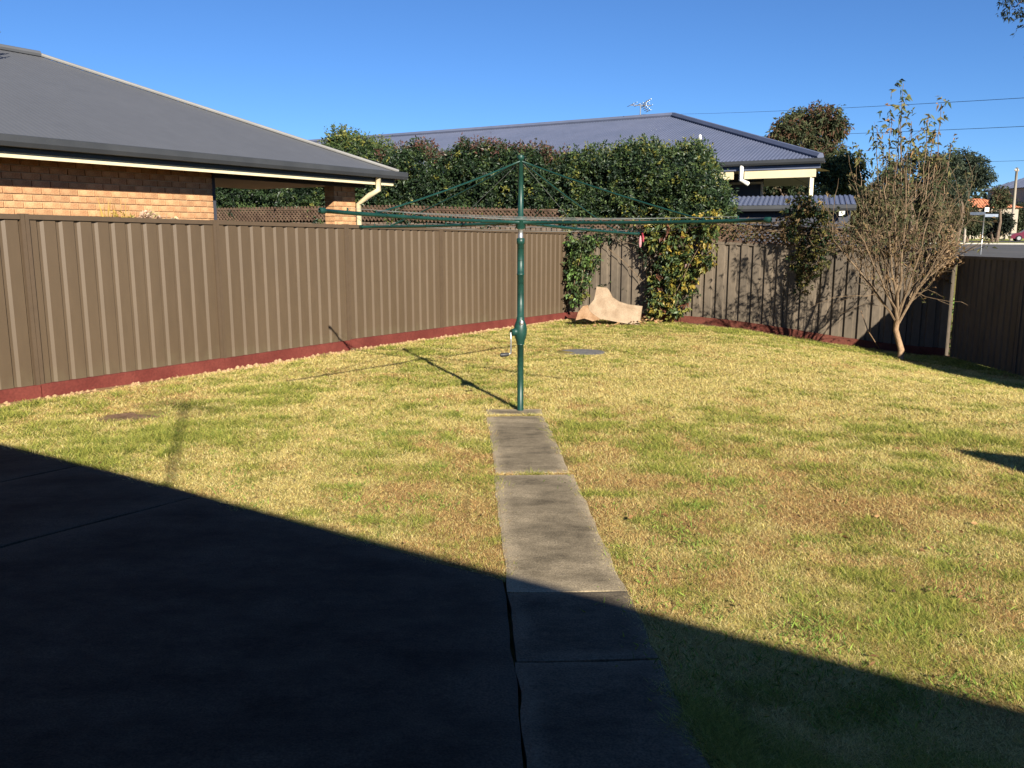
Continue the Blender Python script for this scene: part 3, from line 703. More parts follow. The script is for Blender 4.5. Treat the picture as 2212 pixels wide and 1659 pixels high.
# TV mast on its roof: its blurred shadow falls on the left of the lawn
G = atg(402, 872); zt = 5.5; Dm2 = (zt - G[2]) / math.tan(SUN_EL); mb_ = G[:2] + SH * Dm2
ant = thing('tv_antenna', 'television antenna mast on the roof behind the viewer', 'antenna')
m = MB(); m.tube([v3(mb_, 2.9), v3(mb_, zt)], .02, 8); m.build('mast', M['galv'], ant)
m = MB(); m.tube([v3(mb_ - oe * .5, zt - .1), v3(mb_ + oe * .5, zt - .06)], .014, 6); m.build('boom', M['galv'], ant)
for k in range(5):
    c = mb_ + oe * (-.45 + .22 * k); m = MB(); m.tube([v3(c - om * .28, zt - .09), v3(c + om * .28, zt - .09)], .011, 6); m.build('element', M['galv'], ant)
# carport awning to the right: its corner makes the pointed shadow on the lawn
T = atg(2043, 969); TZ = 2.45; tc_ = T[:2] + SH * ((TZ - T[2]) / math.tan(SUN_EL))
t1 = atg(2212, 984)[:2] - T[:2]; t1 /= np.linalg.norm(t1); t2 = atg(2212, 1027)[:2] - T[:2]; t2 /= np.linalg.norm(t2)
awn = thing('awning', 'flat steel awning out of frame to the right, shading a wedge of lawn', 'awning')
m = MB(); ring = [tc_, tc_ + t1 * 3.2, tc_ + t1 * 3.2 + t2 * 2.6, tc_ + t2 * 2.6]
m.prism(ring if np.cross(t1, t2) > 0 else ring[::-1], TZ - .1, TZ); m.build('roof', M['gutter'], awn)
for q in (tc_ + t1 * 1.9 + t2 * 1.5, tc_ + t1 * 3.0 + t2 * 1.5, tc_ + t1 * 3.0 + t2 * 2.4, tc_ + t1 * 1.9 + t2 * 2.4):
    m = MB(); m.tube([v3(q, gz(*q) - .1), v3(q, TZ - .05)], .04, 8); m.build('post', M['gutter'], awn)

# ------------------------------------------------------------------ clothes hoist
hp = atg(1124, 887); HX, HY, HG = hp
hoist = thing('clothes_hoist', 'dark green rotary clothes hoist standing at the end of the concrete path', 'clothes hoist')
zt_ = lambda y: float(at(1124, y, HY)[2])
z_cr0, z_cr1, z_o, z_top = zt_(737), zt_(690), zt_(515), zt_(340)
m = MB(); m.lathe((HX, HY, HG - .1), [(.029, 0), (.029, z_cr0 - HG + .12)], 20); m.build('lower_pole', M['hoist'], hoist, True)
cz = z_cr0; ch = z_cr1 - z_cr0
m = MB(); m.lathe((HX, HY, cz), [(.034, -.03), (.038, -.02), (.038, .0), (.046, .02), (.058, ch * .35), (.06, ch * .55), (.054, ch * .75), (.04, ch * .93), (.036, ch * .98), (.036, ch * 1.1), (.03, ch * 1.12)], 24)
housing = m.build('crank_housing', M['hoist'], hoist, True)
m = MB(); m.lathe((HX, HY, z_cr1), [(.031, 0), (.031, (z_o - z_cr1) * .55), (.034, (z_o - z_cr1) * .552), (.034, (z_o - z_cr1) * .57), (.031, (z_o - z_cr1) * .572), (.031, z_o - z_cr1 - .05), (.036, z_o - z_cr1 - .048), (.036, z_o - z_cr1), (.026, z_o - z_cr1 + .003)], 20); m.build('outer_pole', M['hoist'], hoist, True)
z_g = zt_(488)
m = MB(); m.lathe((HX, HY, z_o - .02), [(.0225, 0), (.0225, z_g - z_o + .02)], 16); m.build('bare_tube', M['galv'], hoist, True)
m = MB(); m.lathe((HX, HY, z_g), [(.024, 0), (.024, z_top - z_g - .02), (.030, z_top - z_g - .018), (.030, z_top - z_g + .01), (.022, z_top - z_g + .02)], 16); m.build('inner_pole', M['hoist'], hoist, True)
# crank box, gear boss, handle
m = MB(); m.tube([(HX - .03, HY - .02, cz + ch * .45), (HX - .085, HY - .045, cz + ch * .42)], [.038, .03], 14); gb = m.build('gear_boss', M['hoist'], housing, True)
m = MB(); m.lathe((HX + .01, HY - .05, cz + ch * .75), [(.012, 0), (.02, .01), (.02, .035), (.008, .045)], 12); m.build('grease_cap', M['galv'], housing, True)
kx, ky, kz = HX - .09, HY - .05, cz + ch * .42
m = MB(); m.tube([(kx + .03, ky, kz), (kx, ky, kz), (kx + .004, ky - .01, kz - .06), (kx + .004, ky - .012, kz - .185), (kx - .02, ky - .014, kz - .195)], .007, 8); crank = m.build('crank_arm', M['galv'], hoist, True)
m = MB(); m.tube([(kx - .015, ky - .014, kz - .195), (kx - .025, ky - .016, kz - .196), (kx - .08, ky - .03, kz - .199), (kx - .095, ky - .032, kz - .2)], [.012, .018, .02, .014], 12); m.build('handle', M['black'], crank, True)
z_h = zt_(480)
m = MB(); m.lathe((HX, HY, z_h - .06), [(.03, 0), (.045, .01), (.045, .07), (.055, .075), (.055, .10), (.03, .11)], 16); hub = m.build('hub', M['hoist'], hoist, True)
LA = .309 * HY
tips = {}
for nm, (sx_, cy_), ty in (('A', (-.176, -.264), 455), ('B', (.214, -.2106), 475), ('C', (.176, .264), 505), ('D', (-.214, .2106), 490)):
    v = np.array([sx_, cy_]); v = v / np.linalg.norm(v) * LA
    px = {'A': 675, 'B': 1630, 'C': 1378, 'D': 785}[nm]
    tip = at(px, ty, HY + v[1]); tips[nm] = np.array([HX + v[0], HY + v[1], tip[2]])
hubc = np.array([HX, HY, z_h]); topc = np.array([HX, HY, z_top - .03])
on = lambda nm, q: hubc + (tips[nm] - hubc) * q - np.array([0, 0, .012 * 4 * q * (1 - q)])
for nm in 'ABCD':
    m = MB(); dv = tips[nm] - hubc; m.tube([on(nm, q) for q in np.linspace(.01, 1, 9)], .0145, 10); arm = m.build('arm', M['hoist'], hoist, True)
    m = MB(); u = dv / np.linalg.norm(dv); m.tube([tips[nm] - u * .03, tips[nm] - u * .025, tips[nm] + u * .012, tips[nm] + u * .02], [.018, .021, .021, .012], 10); m.build('end_cap', M['hoist'], arm, True)
    sag = [topc + (on(nm, .8) - topc) * q - np.array([0, 0, .05 * 4 * q * (1 - q) * .4]) for q in np.linspace(.01, 1, 8)]
    m = MB(); m.tube(sag, .0075, 8); m.build('strut', M['hoist'], hoist, True)
    for q in (.3, .42, .54, .66, .78, .9):
        p = on(nm, q); m = MB(); m.tube([p + (0, 0, .012), p + (0, 0, .034)], .006, 6); m.build('line_clip', M['hoist'], arm)
order = ['A', 'B', 'C', 'D']
for k in range(4):
    a, b = order[k], order[(k + 1) % 4]
    for q in (.3, .42, .54, .66, .78, .9):
        A, B = on(a, q) + (0, 0, .03), on(b, q) + (0, 0, .03); sg = .03 * q * (1 + rng.random())
        m = MB(); m.tube([A + (B - A) * t - np.array([0, 0, 4 * sg * t * (1 - t)]) for t in np.linspace(0, 1, 9)], .0014, 5); m.build('clothes_line', M['wire'], hoist)
for nm, q in (('C', .42), ('D', .36)):
    m = MB(); m.tube([topc, on(nm, q) + (0, 0, .02)], .002, 5); m.build('stay_wire', M['wire'], hoist)
# peg bag hooked on the far arm's tip
pbq = tips['C'] + np.array([.03, 0, -.02])
peg = thing('peg_bag', 'small red and pink peg bag hanging from the tip of the far hoist arm', 'peg bag')
m = MB(); m.tube([pbq, pbq - (0, 0, .03), pbq - (0, 0, .08), pbq - (0, 0, .12), pbq - (0, 0, .13)], [.006, .013, .017, .014, .005], 10); m.build('bag', M['pink'], peg, True)
m = MB(); m.tube([pbq + (.02, 0, .03), pbq + (.032, 0, -.02), pbq + (.035, 0, -.07)], [.010, .014, .008], 8); m.build('peg_cluster', M['red_cloth'], peg, True)

# ------------------------------------------------------------------ leaning boards, lids, dirt
def board(pts2, Yc, thick, mat, lean, name, parent, edge):
    base = None
    P = [at(x, y, Yc) for x, y in pts2]
    zmin = min(p[2] for p in P); out = []
    for p in P: out.append(p + np.array([nB[0], nB[1], 0]) * ((p[2] - zmin) * lean + (p[0] - P[0][0]) * 0) )
    n = len(out); m = MB(); o = np.array([nB[0], nB[1], 0.15]) * thick
    m.poly(out[::-1]); m.poly([p + o for p in out])
    for i in range(n): j = (i + 1) % n; m.quad(out[i], out[j], out[j] + o, out[i] + o)
    return m.build(name, mat, parent)
bA = tag(board([(1279, 621), (1300, 623), (1306, 628), (1316, 644), (1331, 653), (1352, 659), (1383, 663), (1381, 703), (1340, 697), (1300, 690), (1272, 692), (1256, 690), (1262, 668), (1277, 648)],
         16.9, .03, M['board'], .35, 'offcut_board', None, None), 'peach offcut board with a curved cut-out leaning against the back fence', 'board')
bB = tag(board([(1243, 692), (1247, 674), (1256, 662), (1266, 660), (1270, 672), (1280, 680), (1296, 690), (1280, 694), (1262, 688)], 16.75, .025, M['board_raw'], .3, 'broken_board', None, None), 'torn raw board piece in front of the peach offcut, by the fence corner', 'board')
# leaf litter heap at the foot of the board is loose stuff, built with the leaves below
def lid(px, py, rx, ry, name, label, mat, ring=True):
    c = atg(px, py); r = thing(name, label, 'drain lid')
    n = 28; m = MB(); V = [(c[0] + rx * math.cos(t), c[1] + ry * math.sin(t)) for t in np.linspace(0, 2 * math.pi, n, endpoint=False)]
    zz = [float(gz(*p)) for p in V]; m.prism(V, [z - .06 for z in zz], [z + (.014 if ring else .005) for z in zz]); m.build('cover', mat, r)
    V2 = [(c[0] + rx * 1.1 * math.cos(t), c[1] + ry * 1.1 * math.sin(t)) for t in np.linspace(0, 2 * math.pi, n, endpoint=False)]
    m = MB(); m.prism(V2, [z - .08 for z in zz], [z + .001 for z in zz]); m.build('rim', M['soil'], r)
    return c
lidA = lid(1257, 762, .33, .36, 'drain_lid', 'grey round concrete drain lid set in the far lawn', M['drain'])
lidB = lid(292, 900, .30, .22, 'drain_lid', 'brown dirt-covered drain lid in the lawn near the left fence', M['soil'], False)

# ------------------------------------------------------------------ leaves
def leaves_np(P, D, ln, wd, col, droop=0.0):
    """one folded diamond per leaf: P base points, D directions"""
    n = len(P); D = D / (np.linalg.norm(D, axis=1, keepdims=True) + 1e-9)
    R = rng.normal(size=(n, 3)); S = np.cross(D, R); S /= np.linalg.norm(S, axis=1, keepdims=True) + 1e-9
    U = np.cross(S, D)
    ln = np.asarray(ln).reshape(-1, 1); wd = np.asarray(wd).reshape(-1, 1)
    a = P; b = P + D * ln * .45 + S * wd * .5 + U * wd * .18; c = P + D * ln - np.array([0, 0, 1]) * ln * droop; d = P + D * ln * .45 - S * wd * .5 + U * wd * .18
    V = np.stack([a, b, c, d], 1).reshape(-1, 3)
    I = np.arange(n)[:, None] * 4
    Fc = np.concatenate([I + [[0, 1, 2]], I + [[0, 2, 3]]], 1).reshape(-1, 3)
    return V, Fc, np.repeat(col, 4, 0)
def palette(n, pal, w, jit=.25):
    pal = np.array(pal); c = pal[rng.choice(len(pal), n, p=np.array(w) / sum(w))]
    return np.clip(c * (1 + (rng.random((n, 1)) - .5) * 2 * jit), .002, 1)
def shoots(C, O, per, ln, wd, pal, w, spread=.16, up=.35, droop=.15):
    """C shoot bases, O outward directions; per leaves along each shoot"""
    n = len(C); O = O + rng.normal(size=(n, 3)) * .45 + np.array([0, 0, up]); O /= np.linalg.norm(O, axis=1, keepdims=True)
    t = rng.random((n, per)); P = C[:, None] + O[:, None] * (t[..., None] * spread) + rng.normal(size=(n, per, 3)) * spread * .12
    D = O[:, None] * .7 + rng.normal(size=(n, per, 3)) * .75
    cs = palette(n, pal, w, .15); col = np.repeat(cs[:, None], per, 1).reshape(-1, 3) * (1 + (rng.random((n * per, 1)) - .5) * .5)
    L_ = ln * (.6 + .7 * rng.random(n * per))
    return leaves_np(P.reshape(-1, 3), D.reshape(-1, 3), L_, L_ * wd / ln, np.clip(col, .002, 1), droop)
def leaf_obj(name, sets, mat, parent):
    V = []; Fc = []; Cc = []; o = 0
    for v, f, c in sets: V.append(v); Fc.append(f + o); Cc.append(c); o += len(v)
    return obj(name, mesh_np(name, np.vstack(V), np.vstack(Fc), mat, np.vstack(Cc)), parent)
def stems(m, base, tips_, r0):
    for t in tips_:
        mid = (np.asarray(base) * .55 + np.asarray(t) * .45) + rng.normal(size=3) * .08; m.tube([base, mid, t], [r0, r0 * .65, r0 * .25], 5)

G_DARK, G_MID, G_LITE, G_YEL, G_RED = (.011, .024, .011), (.026, .048, .017), (.06, .09, .026), (.15, .15, .03), (.10, .042, .03)
def hedge(name, label, s0, s1, off, th, ztop, nsh, pal, w, toppal=None, zlow=.3, grp='hedge shrubs behind the back fence', lump=.28, seed=0):
    """shrub mass along the back line between s0..s1 (measured from the fence corner towards the right), ztop(s)"""
    r = thing(name, label, 'hedge', grp)
    n = nsh; s = s0 + (s1 - s0) * rng.random(n)
    zt_loc = np.array([ztop(q) for q in s]) + (fbm(s * 1.0, s * 0 + 3, 1.4, 3, seed) - .5) * 2 * lump
    h = rng.random(n) ** .75
    z = zlow + (zt_loc - zlow) * h
    endf = np.minimum(np.clip((s - s0) / .55, 0, 1), np.clip((s1 - s) / .55, 0, 1)); endf = np.sqrt(1 - (1 - endf) ** 2)
    topf = np.sqrt(np.clip(1 - ((h - .75) / .27).clip(0, 1) ** 2.2, .02, 1))
    lm = fbm(s, z, 1.6, 3, seed + 5)
    depth = th * endf * topf * (.45 + 1.05 * lm)
    fr = rng.random(n)
    o = np.where(fr < .62, -depth * (.72 + .28 * rng.random(n)), (rng.random(n) * 2 - 1) * depth)
    xy = LF1 + np.outer(s, dB) + np.outer(off + o, nB)
    C = np.concatenate([xy, z[:, None]], 1)
    O = np.concatenate([np.outer(np.sign(o) * .8, nB) + np.outer((rng.random(n) - .5), dB), (h[:, None] - .35) * 1.2], 1)
    sets = [shoots(C, O, 14, .082, .038, pal, w, .2)]
    # inner layer, keeps the mass closed
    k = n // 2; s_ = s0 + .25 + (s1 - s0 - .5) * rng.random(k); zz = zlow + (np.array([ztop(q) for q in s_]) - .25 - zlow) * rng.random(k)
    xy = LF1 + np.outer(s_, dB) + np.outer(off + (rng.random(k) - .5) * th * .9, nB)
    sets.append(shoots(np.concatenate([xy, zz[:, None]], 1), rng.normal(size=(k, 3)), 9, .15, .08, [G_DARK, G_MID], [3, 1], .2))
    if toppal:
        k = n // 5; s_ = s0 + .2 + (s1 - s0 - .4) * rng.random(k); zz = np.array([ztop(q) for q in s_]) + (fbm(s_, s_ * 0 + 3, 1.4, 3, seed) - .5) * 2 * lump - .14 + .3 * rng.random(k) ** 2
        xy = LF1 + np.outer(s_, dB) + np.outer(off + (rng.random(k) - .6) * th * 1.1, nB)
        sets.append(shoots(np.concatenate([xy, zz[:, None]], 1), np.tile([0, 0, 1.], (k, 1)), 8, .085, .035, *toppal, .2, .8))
    leaf_obj('foliage', sets, M['leaf'], r)
    m = MB()
    for q in np.arange(s0 + .3, s1, .7):
        b = LF1 + dB * q + nB * off; base = np.array([b[0], b[1], -.6])
        for _ in range(3): t = base + np.array([rng.normal() * .4, rng.normal() * .3, (ztop(q) + .4) * (.6 + .3 * rng.random())]); m.tube([base, (base + t) / 2 + rng.normal(size=3) * .06, t], [.04, .028, .01], 5)
    m.build('stems', M['bark'], r)
    return r
zpx = lambda y, s, off: float(at(1200, y, (LF1 + dB * s + nB * off)[1])[2])
OFFH = 1.15
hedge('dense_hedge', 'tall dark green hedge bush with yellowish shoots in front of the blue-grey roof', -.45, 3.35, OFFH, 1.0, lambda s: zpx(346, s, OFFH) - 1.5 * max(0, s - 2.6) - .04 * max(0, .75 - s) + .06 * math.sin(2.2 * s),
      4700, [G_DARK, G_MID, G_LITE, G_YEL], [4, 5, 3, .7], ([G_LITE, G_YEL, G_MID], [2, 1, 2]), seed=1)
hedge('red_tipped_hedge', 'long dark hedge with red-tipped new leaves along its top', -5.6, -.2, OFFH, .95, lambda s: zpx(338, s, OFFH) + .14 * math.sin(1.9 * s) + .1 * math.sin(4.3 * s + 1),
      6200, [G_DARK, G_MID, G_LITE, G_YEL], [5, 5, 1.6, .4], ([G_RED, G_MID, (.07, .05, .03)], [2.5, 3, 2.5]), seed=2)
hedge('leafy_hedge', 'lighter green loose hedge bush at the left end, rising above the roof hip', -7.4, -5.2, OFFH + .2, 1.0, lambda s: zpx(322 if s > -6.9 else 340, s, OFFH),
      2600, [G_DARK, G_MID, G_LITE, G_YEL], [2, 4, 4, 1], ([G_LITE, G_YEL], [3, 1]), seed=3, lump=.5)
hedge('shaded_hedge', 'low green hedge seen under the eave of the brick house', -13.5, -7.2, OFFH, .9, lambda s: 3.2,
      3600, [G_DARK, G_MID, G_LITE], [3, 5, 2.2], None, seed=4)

# creepers hanging over the back fence into the yard
def creeper(name, label, poly, n, offr, pal, w, per=9, ln=.085, wd=.05, cat='creeper', mat='leaf', fenceline=True, stemsn=8, grp=None, fill=.0):
    r = thing(name, label, cat, grp)
    xs = [p[0] for p in poly]; ys = [p[1] for p in poly]; C = []
    while len(C) < n:
        px, py = min(xs) + random.random() * (max(xs) - min(xs)), min(ys) + random.random() * (max(ys) - min(ys))
        if not in_poly(np.array(px), np.array(py), poly): continue
        if vnoise(np.array(px / 14.), np.array(py / 14.), 3) < .26 and random.random() > fill: continue
        u = (px - CX) / F / 1.0
        s = (u * LF1[1] - LF1[0]) / (dB[0] - u * dB[1])
        o = offr[0] + (offr[1] - offr[0]) * random.random()
        b = LF1 + dB * s - nB * o; p = at(px, py, b[1]); C.append([p[0], p[1], p[2]])
    C = np.array(C); O = np.tile([-nB[0], -nB[1], .1], (len(C), 1))
    leaf_obj('foliage', [shoots(C, O, per, ln, wd, pal, w, .13, -.05, .3)], M[mat], r)
    m = MB()
    for _ in range(stemsn):
        i, j = random.randrange(len(C)), random.randrange(len(C)); a, b = C[i], C[j]
        m.tube([a, (a + b) / 2 + rng.normal(size=3) * .05, b], [.008, .007, .005], 5)
    m.build('stems', M['twig'], r); return r
creeper('creeper', 'yellow-green creeper spilling down the back fence beside the dark hedge', [(1432, 470), (1560, 455), (1556, 520), (1545, 560), (1512, 600), (1500, 640), (1475, 680), (1440, 692), (1400, 685), (1405, 620), (1420, 560), (1395, 510), (1400, 480)], 520, (.06, .42),
        [G_MID, G_LITE, G_YEL, (.26, .19, .03), (.13, .05, .03)], [3, 4, 4, 2.2, .6], 10)
creeper('creeper', 'bright green creeper climbing the corner of the two fences', [(1226, 508), (1262, 500), (1290, 520), (1296, 560), (1280, 610), (1262, 650), (1240, 664), (1228, 640)], 230, (.1, .42),
        [G_MID, G_LITE, (.10, .17, .04), G_YEL], [3, 4, 3, 1], 9, .075, .045)
creeper('creeper', 'shaded thin creeper over the fence top left of the big one', [(1262, 495), (1440, 478), (1440, 520), (1420, 640), (1405, 690), (1395, 560), (1360, 512), (1290, 520)], 230, (.03, .22),
        [G_DARK, (.07, .05, .03), G_MID], [3, 2, 2], 7, .07, .035)
creeper('creeper', 'olive creeper clump over the fence left of the bare shrub, lower leaves added as shadow', [(1690, 470), (1712, 425), (1740, 418), (1780, 440), (1800, 500), (1790, 560), (1765, 620), (1735, 640), (1712, 600), (1695, 520)], 470, (-.35, .3),
        [(.07, .07, .022), (.14, .12, .03), G_MID, (.10, .065, .03), G_DARK], [4, 2.5, 2.5, 2, 2], 8, .08, .04, mat='leaf_dull')  # real clump on top; extra leaves and lower end deepen the shrub's shadow
creeper('dry_creeper', 'dry tangled brown vine over the lattice of the back fence', [(1560, 476), (1700, 474), (2040, 500), (2050, 560), (1980, 560), (1800, 540), (1690, 520), (1560, 512)], 330, (-.1, .12),
        [(.15, .095, .045), (.09, .06, .03), (.08, .08, .03)], [3, 2, 2], 6, .06, .03, mat='leaf_dull', stemsn=50)
creeper('dry_creeper', 'sunlit tan dead creeper at the right end of the back fence', [(2026, 496), (2058, 490), (2064, 540), (2056, 580), (2036, 612), (2024, 590), (2030, 540)], 95, (.05, .25),
        [(.30, .2, .11), (.25, .16, .08), (.16, .11, .05)], [4, 3, 2], 9, .08, .045, mat='leaf_dull', fill=.7)

# post and ivy in the sunny gap at the corner
gp = RC + np.array([.22, .12])
cp = thing('corner_post', 'slim pale corner post with green ivy, in the sunlit gap between the fences', 'post')
m = MB(); m.tube([v3(gp, -1.0), v3(gp, .4), v3(gp + (.02, 0), 1.1)], .03, 8); m.build('stake', M['pole_wood'], cp)
C = np.array([[gp[0] + rng.normal() * .05, gp[1] + rng.normal() * .05, -.75 + 1.25 * rng.random() ** 1.3] for _ in range(90)])
leaf_obj('ivy', [shoots(C, rng.normal(size=(90, 3)), 8, .07, .05, [(.12, .2, .04), (.2, .25, .06)], [1, 1], .1)], M['leaf'], cp)

# ------------------------------------------------------------------ bare shrub on the right
def grow(m, p, d, L, r, lvl, out, bend=.12, upw=.15):
    n = 4; pts = [p]; q = p.copy(); dd = d.copy()
    for i in range(n):
        dd = dd + rng.normal(size=3) * bend + np.array([0, 0, upw]) ; dd /= np.linalg.norm(dd); q = q + dd * L / n; pts.append(q.copy())
    m.tube(pts, list(np.linspace(r, r * .5, n + 1)), 5 if lvl < 2 else 4)
    out.append((pts, dd, L, r, lvl)); return pts, dd
tb = atg(1944, 777)
shrub = thing('bare_shrub', 'nearly bare vase-shaped shrub with pale trunk and sparse leaves, by the right corner', 'shrub')
Yt = tb[1]; tt = lambda x, y, o=0: at(x, y, Yt + o)
mT = MB(); mT.tube([tb - (0, 0, .15), tt(1947, 756), tt(1941, 735), tt(1935, 712), tt(1938, 690)], [.058, .05, .045, .043, .045], 10)
trunk = mT.build('trunk', M['bark_pale'], shrub, True)
mL = MB(); segs = []
fork = tt(1938, 690)
limbs = [((1938, 700), (1880, 605), (1800, 520), .0, .022), ((1942, 690), (1990, 605), (2065, 545), -.2, .024), ((1938, 690), (1936, 600), (1930, 430), .0, .034),
         ((1938, 690), (1920, 590), (1885, 450), .5, .024), ((1940, 690), (1962, 600), (1990, 440), .4, .026), ((1938, 690), (1950, 590), (1958, 400), -.4, .024),
         ((1938, 690), (1905, 600), (1850, 500), -.5, .02), ((1940, 695), (1985, 600), (2040, 470), .3, .022), ((1938, 690), (1925, 560), (1910, 400), -.3, .02), ((1940, 690), (1975, 580), (2020, 430), -.5, .02),
         ((1938, 690), (1900, 580), (1862, 440), .7, .018), ((1941, 692), (2002, 590), (2078, 470), -.6, .017), ((1937, 694), (1888, 630), (1845, 560), .5, .014), ((1941, 700), (2010, 580), (2075, 500), .6, .015)]
tipsS = []
for a, b, c, o, r in limbs:
    p0, p1, p2 = tt(*a), tt(*b, o * .5), tt(*c, o)
    pts = [(1 - t) ** 2 * p0 + 2 * t * (1 - t) * p1 + t * t * p2 + rng.normal(size=3) * .012 for t in np.linspace(0, 1, 9)]
    mL.tube(pts, list(np.linspace(r, r * .35, 9)), 6)
    for k in range(2, 9):
        for _ in range(2):
            dd = (pts[k] - pts[k - 1]); dd /= np.linalg.norm(dd); dd = dd * .8 + rng.normal(size=3) * .42 + np.array([0, 0, .35]); dd /= np.linalg.norm(dd)
            out = []; q, e = grow(mL, pts[k], dd, 0.34 + .42 * rng.random(), r * .27, 2, out, .12, .06); tipsS.append(q)
            for j in (2, 4):
                d3 = e + rng.normal(size=3) * .5; d3 /= np.linalg.norm(d3); q2, e2 = grow(mL, q[j], d3, .18 + .26 * rng.random(), .0034, 3, out, .12, .05); tipsS.append(q2)
tall = [(1950, 180, 1945, 420), (1925, 235, 1918, 430), (1970, 262, 1962, 430), (2035, 225, 2012, 430), (2015, 290, 2000, 430), (1895, 275, 1900, 440), (1852, 320, 1866, 450), (2055, 312, 2035, 450), (1940, 255, 1935, 420), (1985, 320, 1975, 440), (2005, 250, 1990, 420), (1915, 330, 1912, 430)]
tallpts = []
for x1, y1, x0, y0 in tall:
    o = rng.normal() * .3; a, b = tt(x0, y0, o), tt(x1, y1, o); pts = [a + (b - a) * t + np.array([rng.normal() * .012, rng.normal() * .012, 0]) for t in np.linspace(0, 1, 7)]
    mL.tube(pts, list(np.linspace(.011, .004, 7)), 5); tallpts.append(pts)
mL.build('branches', M['twig'], shrub)
C = []; 
for q in tipsS:
    for p in q[1:]:
        if random.random() < .28: C.append(p)
C = np.array(C); dryP = ([(.14, .085, .04), (.22, .14, .06), (.08, .07, .025), (.10, .105, .035)], [4, 2, 3, 2.2])
hi_ = C[:, 2] > 1.25
sets = [shoots(C[~hi_], rng.normal(size=C[~hi_].shape), 3, .055, .022, *dryP, .07),
        shoots(C[hi_], rng.normal(size=C[hi_].shape), 3, .075, .03, [(.06, .065, .028), (.10, .095, .04), (.16, .11, .05), (.045, .05, .025)], [3, 3, 1.5, 2], .09, 0, .3)]
C2 = np.array([p[0] * (1 - t) + p[1] * t + rng.normal(size=3) * .03 for pts in tallpts for p, t in [((pts[int(k)], pts[min(int(k) + 1, 6)]), k % 1) for k in (2 + 4 * rng.random(9) ** .6)]] + [p[-1] + rng.normal(size=3) * .05 for p in tallpts for _ in range(4)])
sets.append(shoots(C2, rng.normal(size=C2.shape), 4, .10, .036, [(.09, .10, .035), (.16, .14, .05), (.24, .14, .05), (.06, .08, .03)], [3, 3, 1.2, 2], .1, 0, .35))
leaf_obj('foliage', sets, M['leaf_dull'], shrub)
# a thin fallen stick against the fence beside it
st = MB(); st.tube([atg(1900, 757) + (0, 0, .02), tt(1875, 715, .7), tt(1860, 672, 1.0)], [.012, .011, .007], 6)
tag(st.build('stick', M['bark_pale'], None), 'thin bent stick leaning on the fence left of the bare shrub', 'stick')

# ------------------------------------------------------------------ plants beyond the left fence
pg = thing('ornamental_grass', 'clump of dry golden grass stalks against the brick wall', 'plant')
gb_ = wl(s_at(200) + .0, -.35); C = []; D = []
for _ in range(34):
    C.append([gb_[0] + rng.normal() * .1, gb_[1] + rng.normal() * .06, 1.1 + .3 * rng.random()]); D.append([rng.normal() * .16, rng.normal() * .12, 1])
v, f, c = leaves_np(np.array(C), np.array(D), .45 + .35 * rng.random(34), np.full(34, .02), palette(34, [(.36, .24, .07), (.4, .27, .07), (.26, .18, .07)], [2, 2, 1]))
leaf_obj('blades', [(v, f, c)], M['leaf_dull'], pg)
m = MB(); stems(m, np.array([gb_[0], gb_[1], -.3]), [np.array([gb_[0] + rng.normal() * .08, gb_[1] + rng.normal() * .05, 1.2]) for _ in range(9)], .012); m.build('stems', M['twig'], pg)
sp = thing('flowering_shrub', 'low shrub with yellow and pinkish dry heads showing above the left fence', 'shrub')
for px0, px1, hh, pal in ((212, 246, 1.70, [(.34, .24, .05), (.3, .25, .08)]), (250, 302, 1.74, [(.4, .28, .2), (.48, .34, .25), (.3, .25, .12)]), (310, 350, 1.64, [(.42, .36, .2), (.5, .42, .3)])):
    C = []
    sa, sb = s_at(px0), s_at(px1); 
    for _ in range(90):
        t = rng.random(); q = wl(sa + (sb - sa) * t, -.4 + .1 * rng.normal()); C.append([q[0], q[1], hh - .28 + .30 * math.sqrt(max(0, 1 - (2 * t - 1) ** 2)) * rng.random() ** .5 + .0])
    C = np.array(C); leaf_obj('foliage', [shoots(C, np.tile([.3, -.3, .6], (len(C), 1)), 7, .05, .03, pal, [1] * len(pal), .07)], M['leaf_dull'], sp)
q = wl(s_at(280), -.4); m = MB(); stems(m, np.array([q[0], q[1], -.3]), [np.array([*wl(s_at(x), -.4), 1.45]) for x in (220, 235, 260, 280, 300, 320, 340)], .02); m.build('stems', M['bark'], sp)

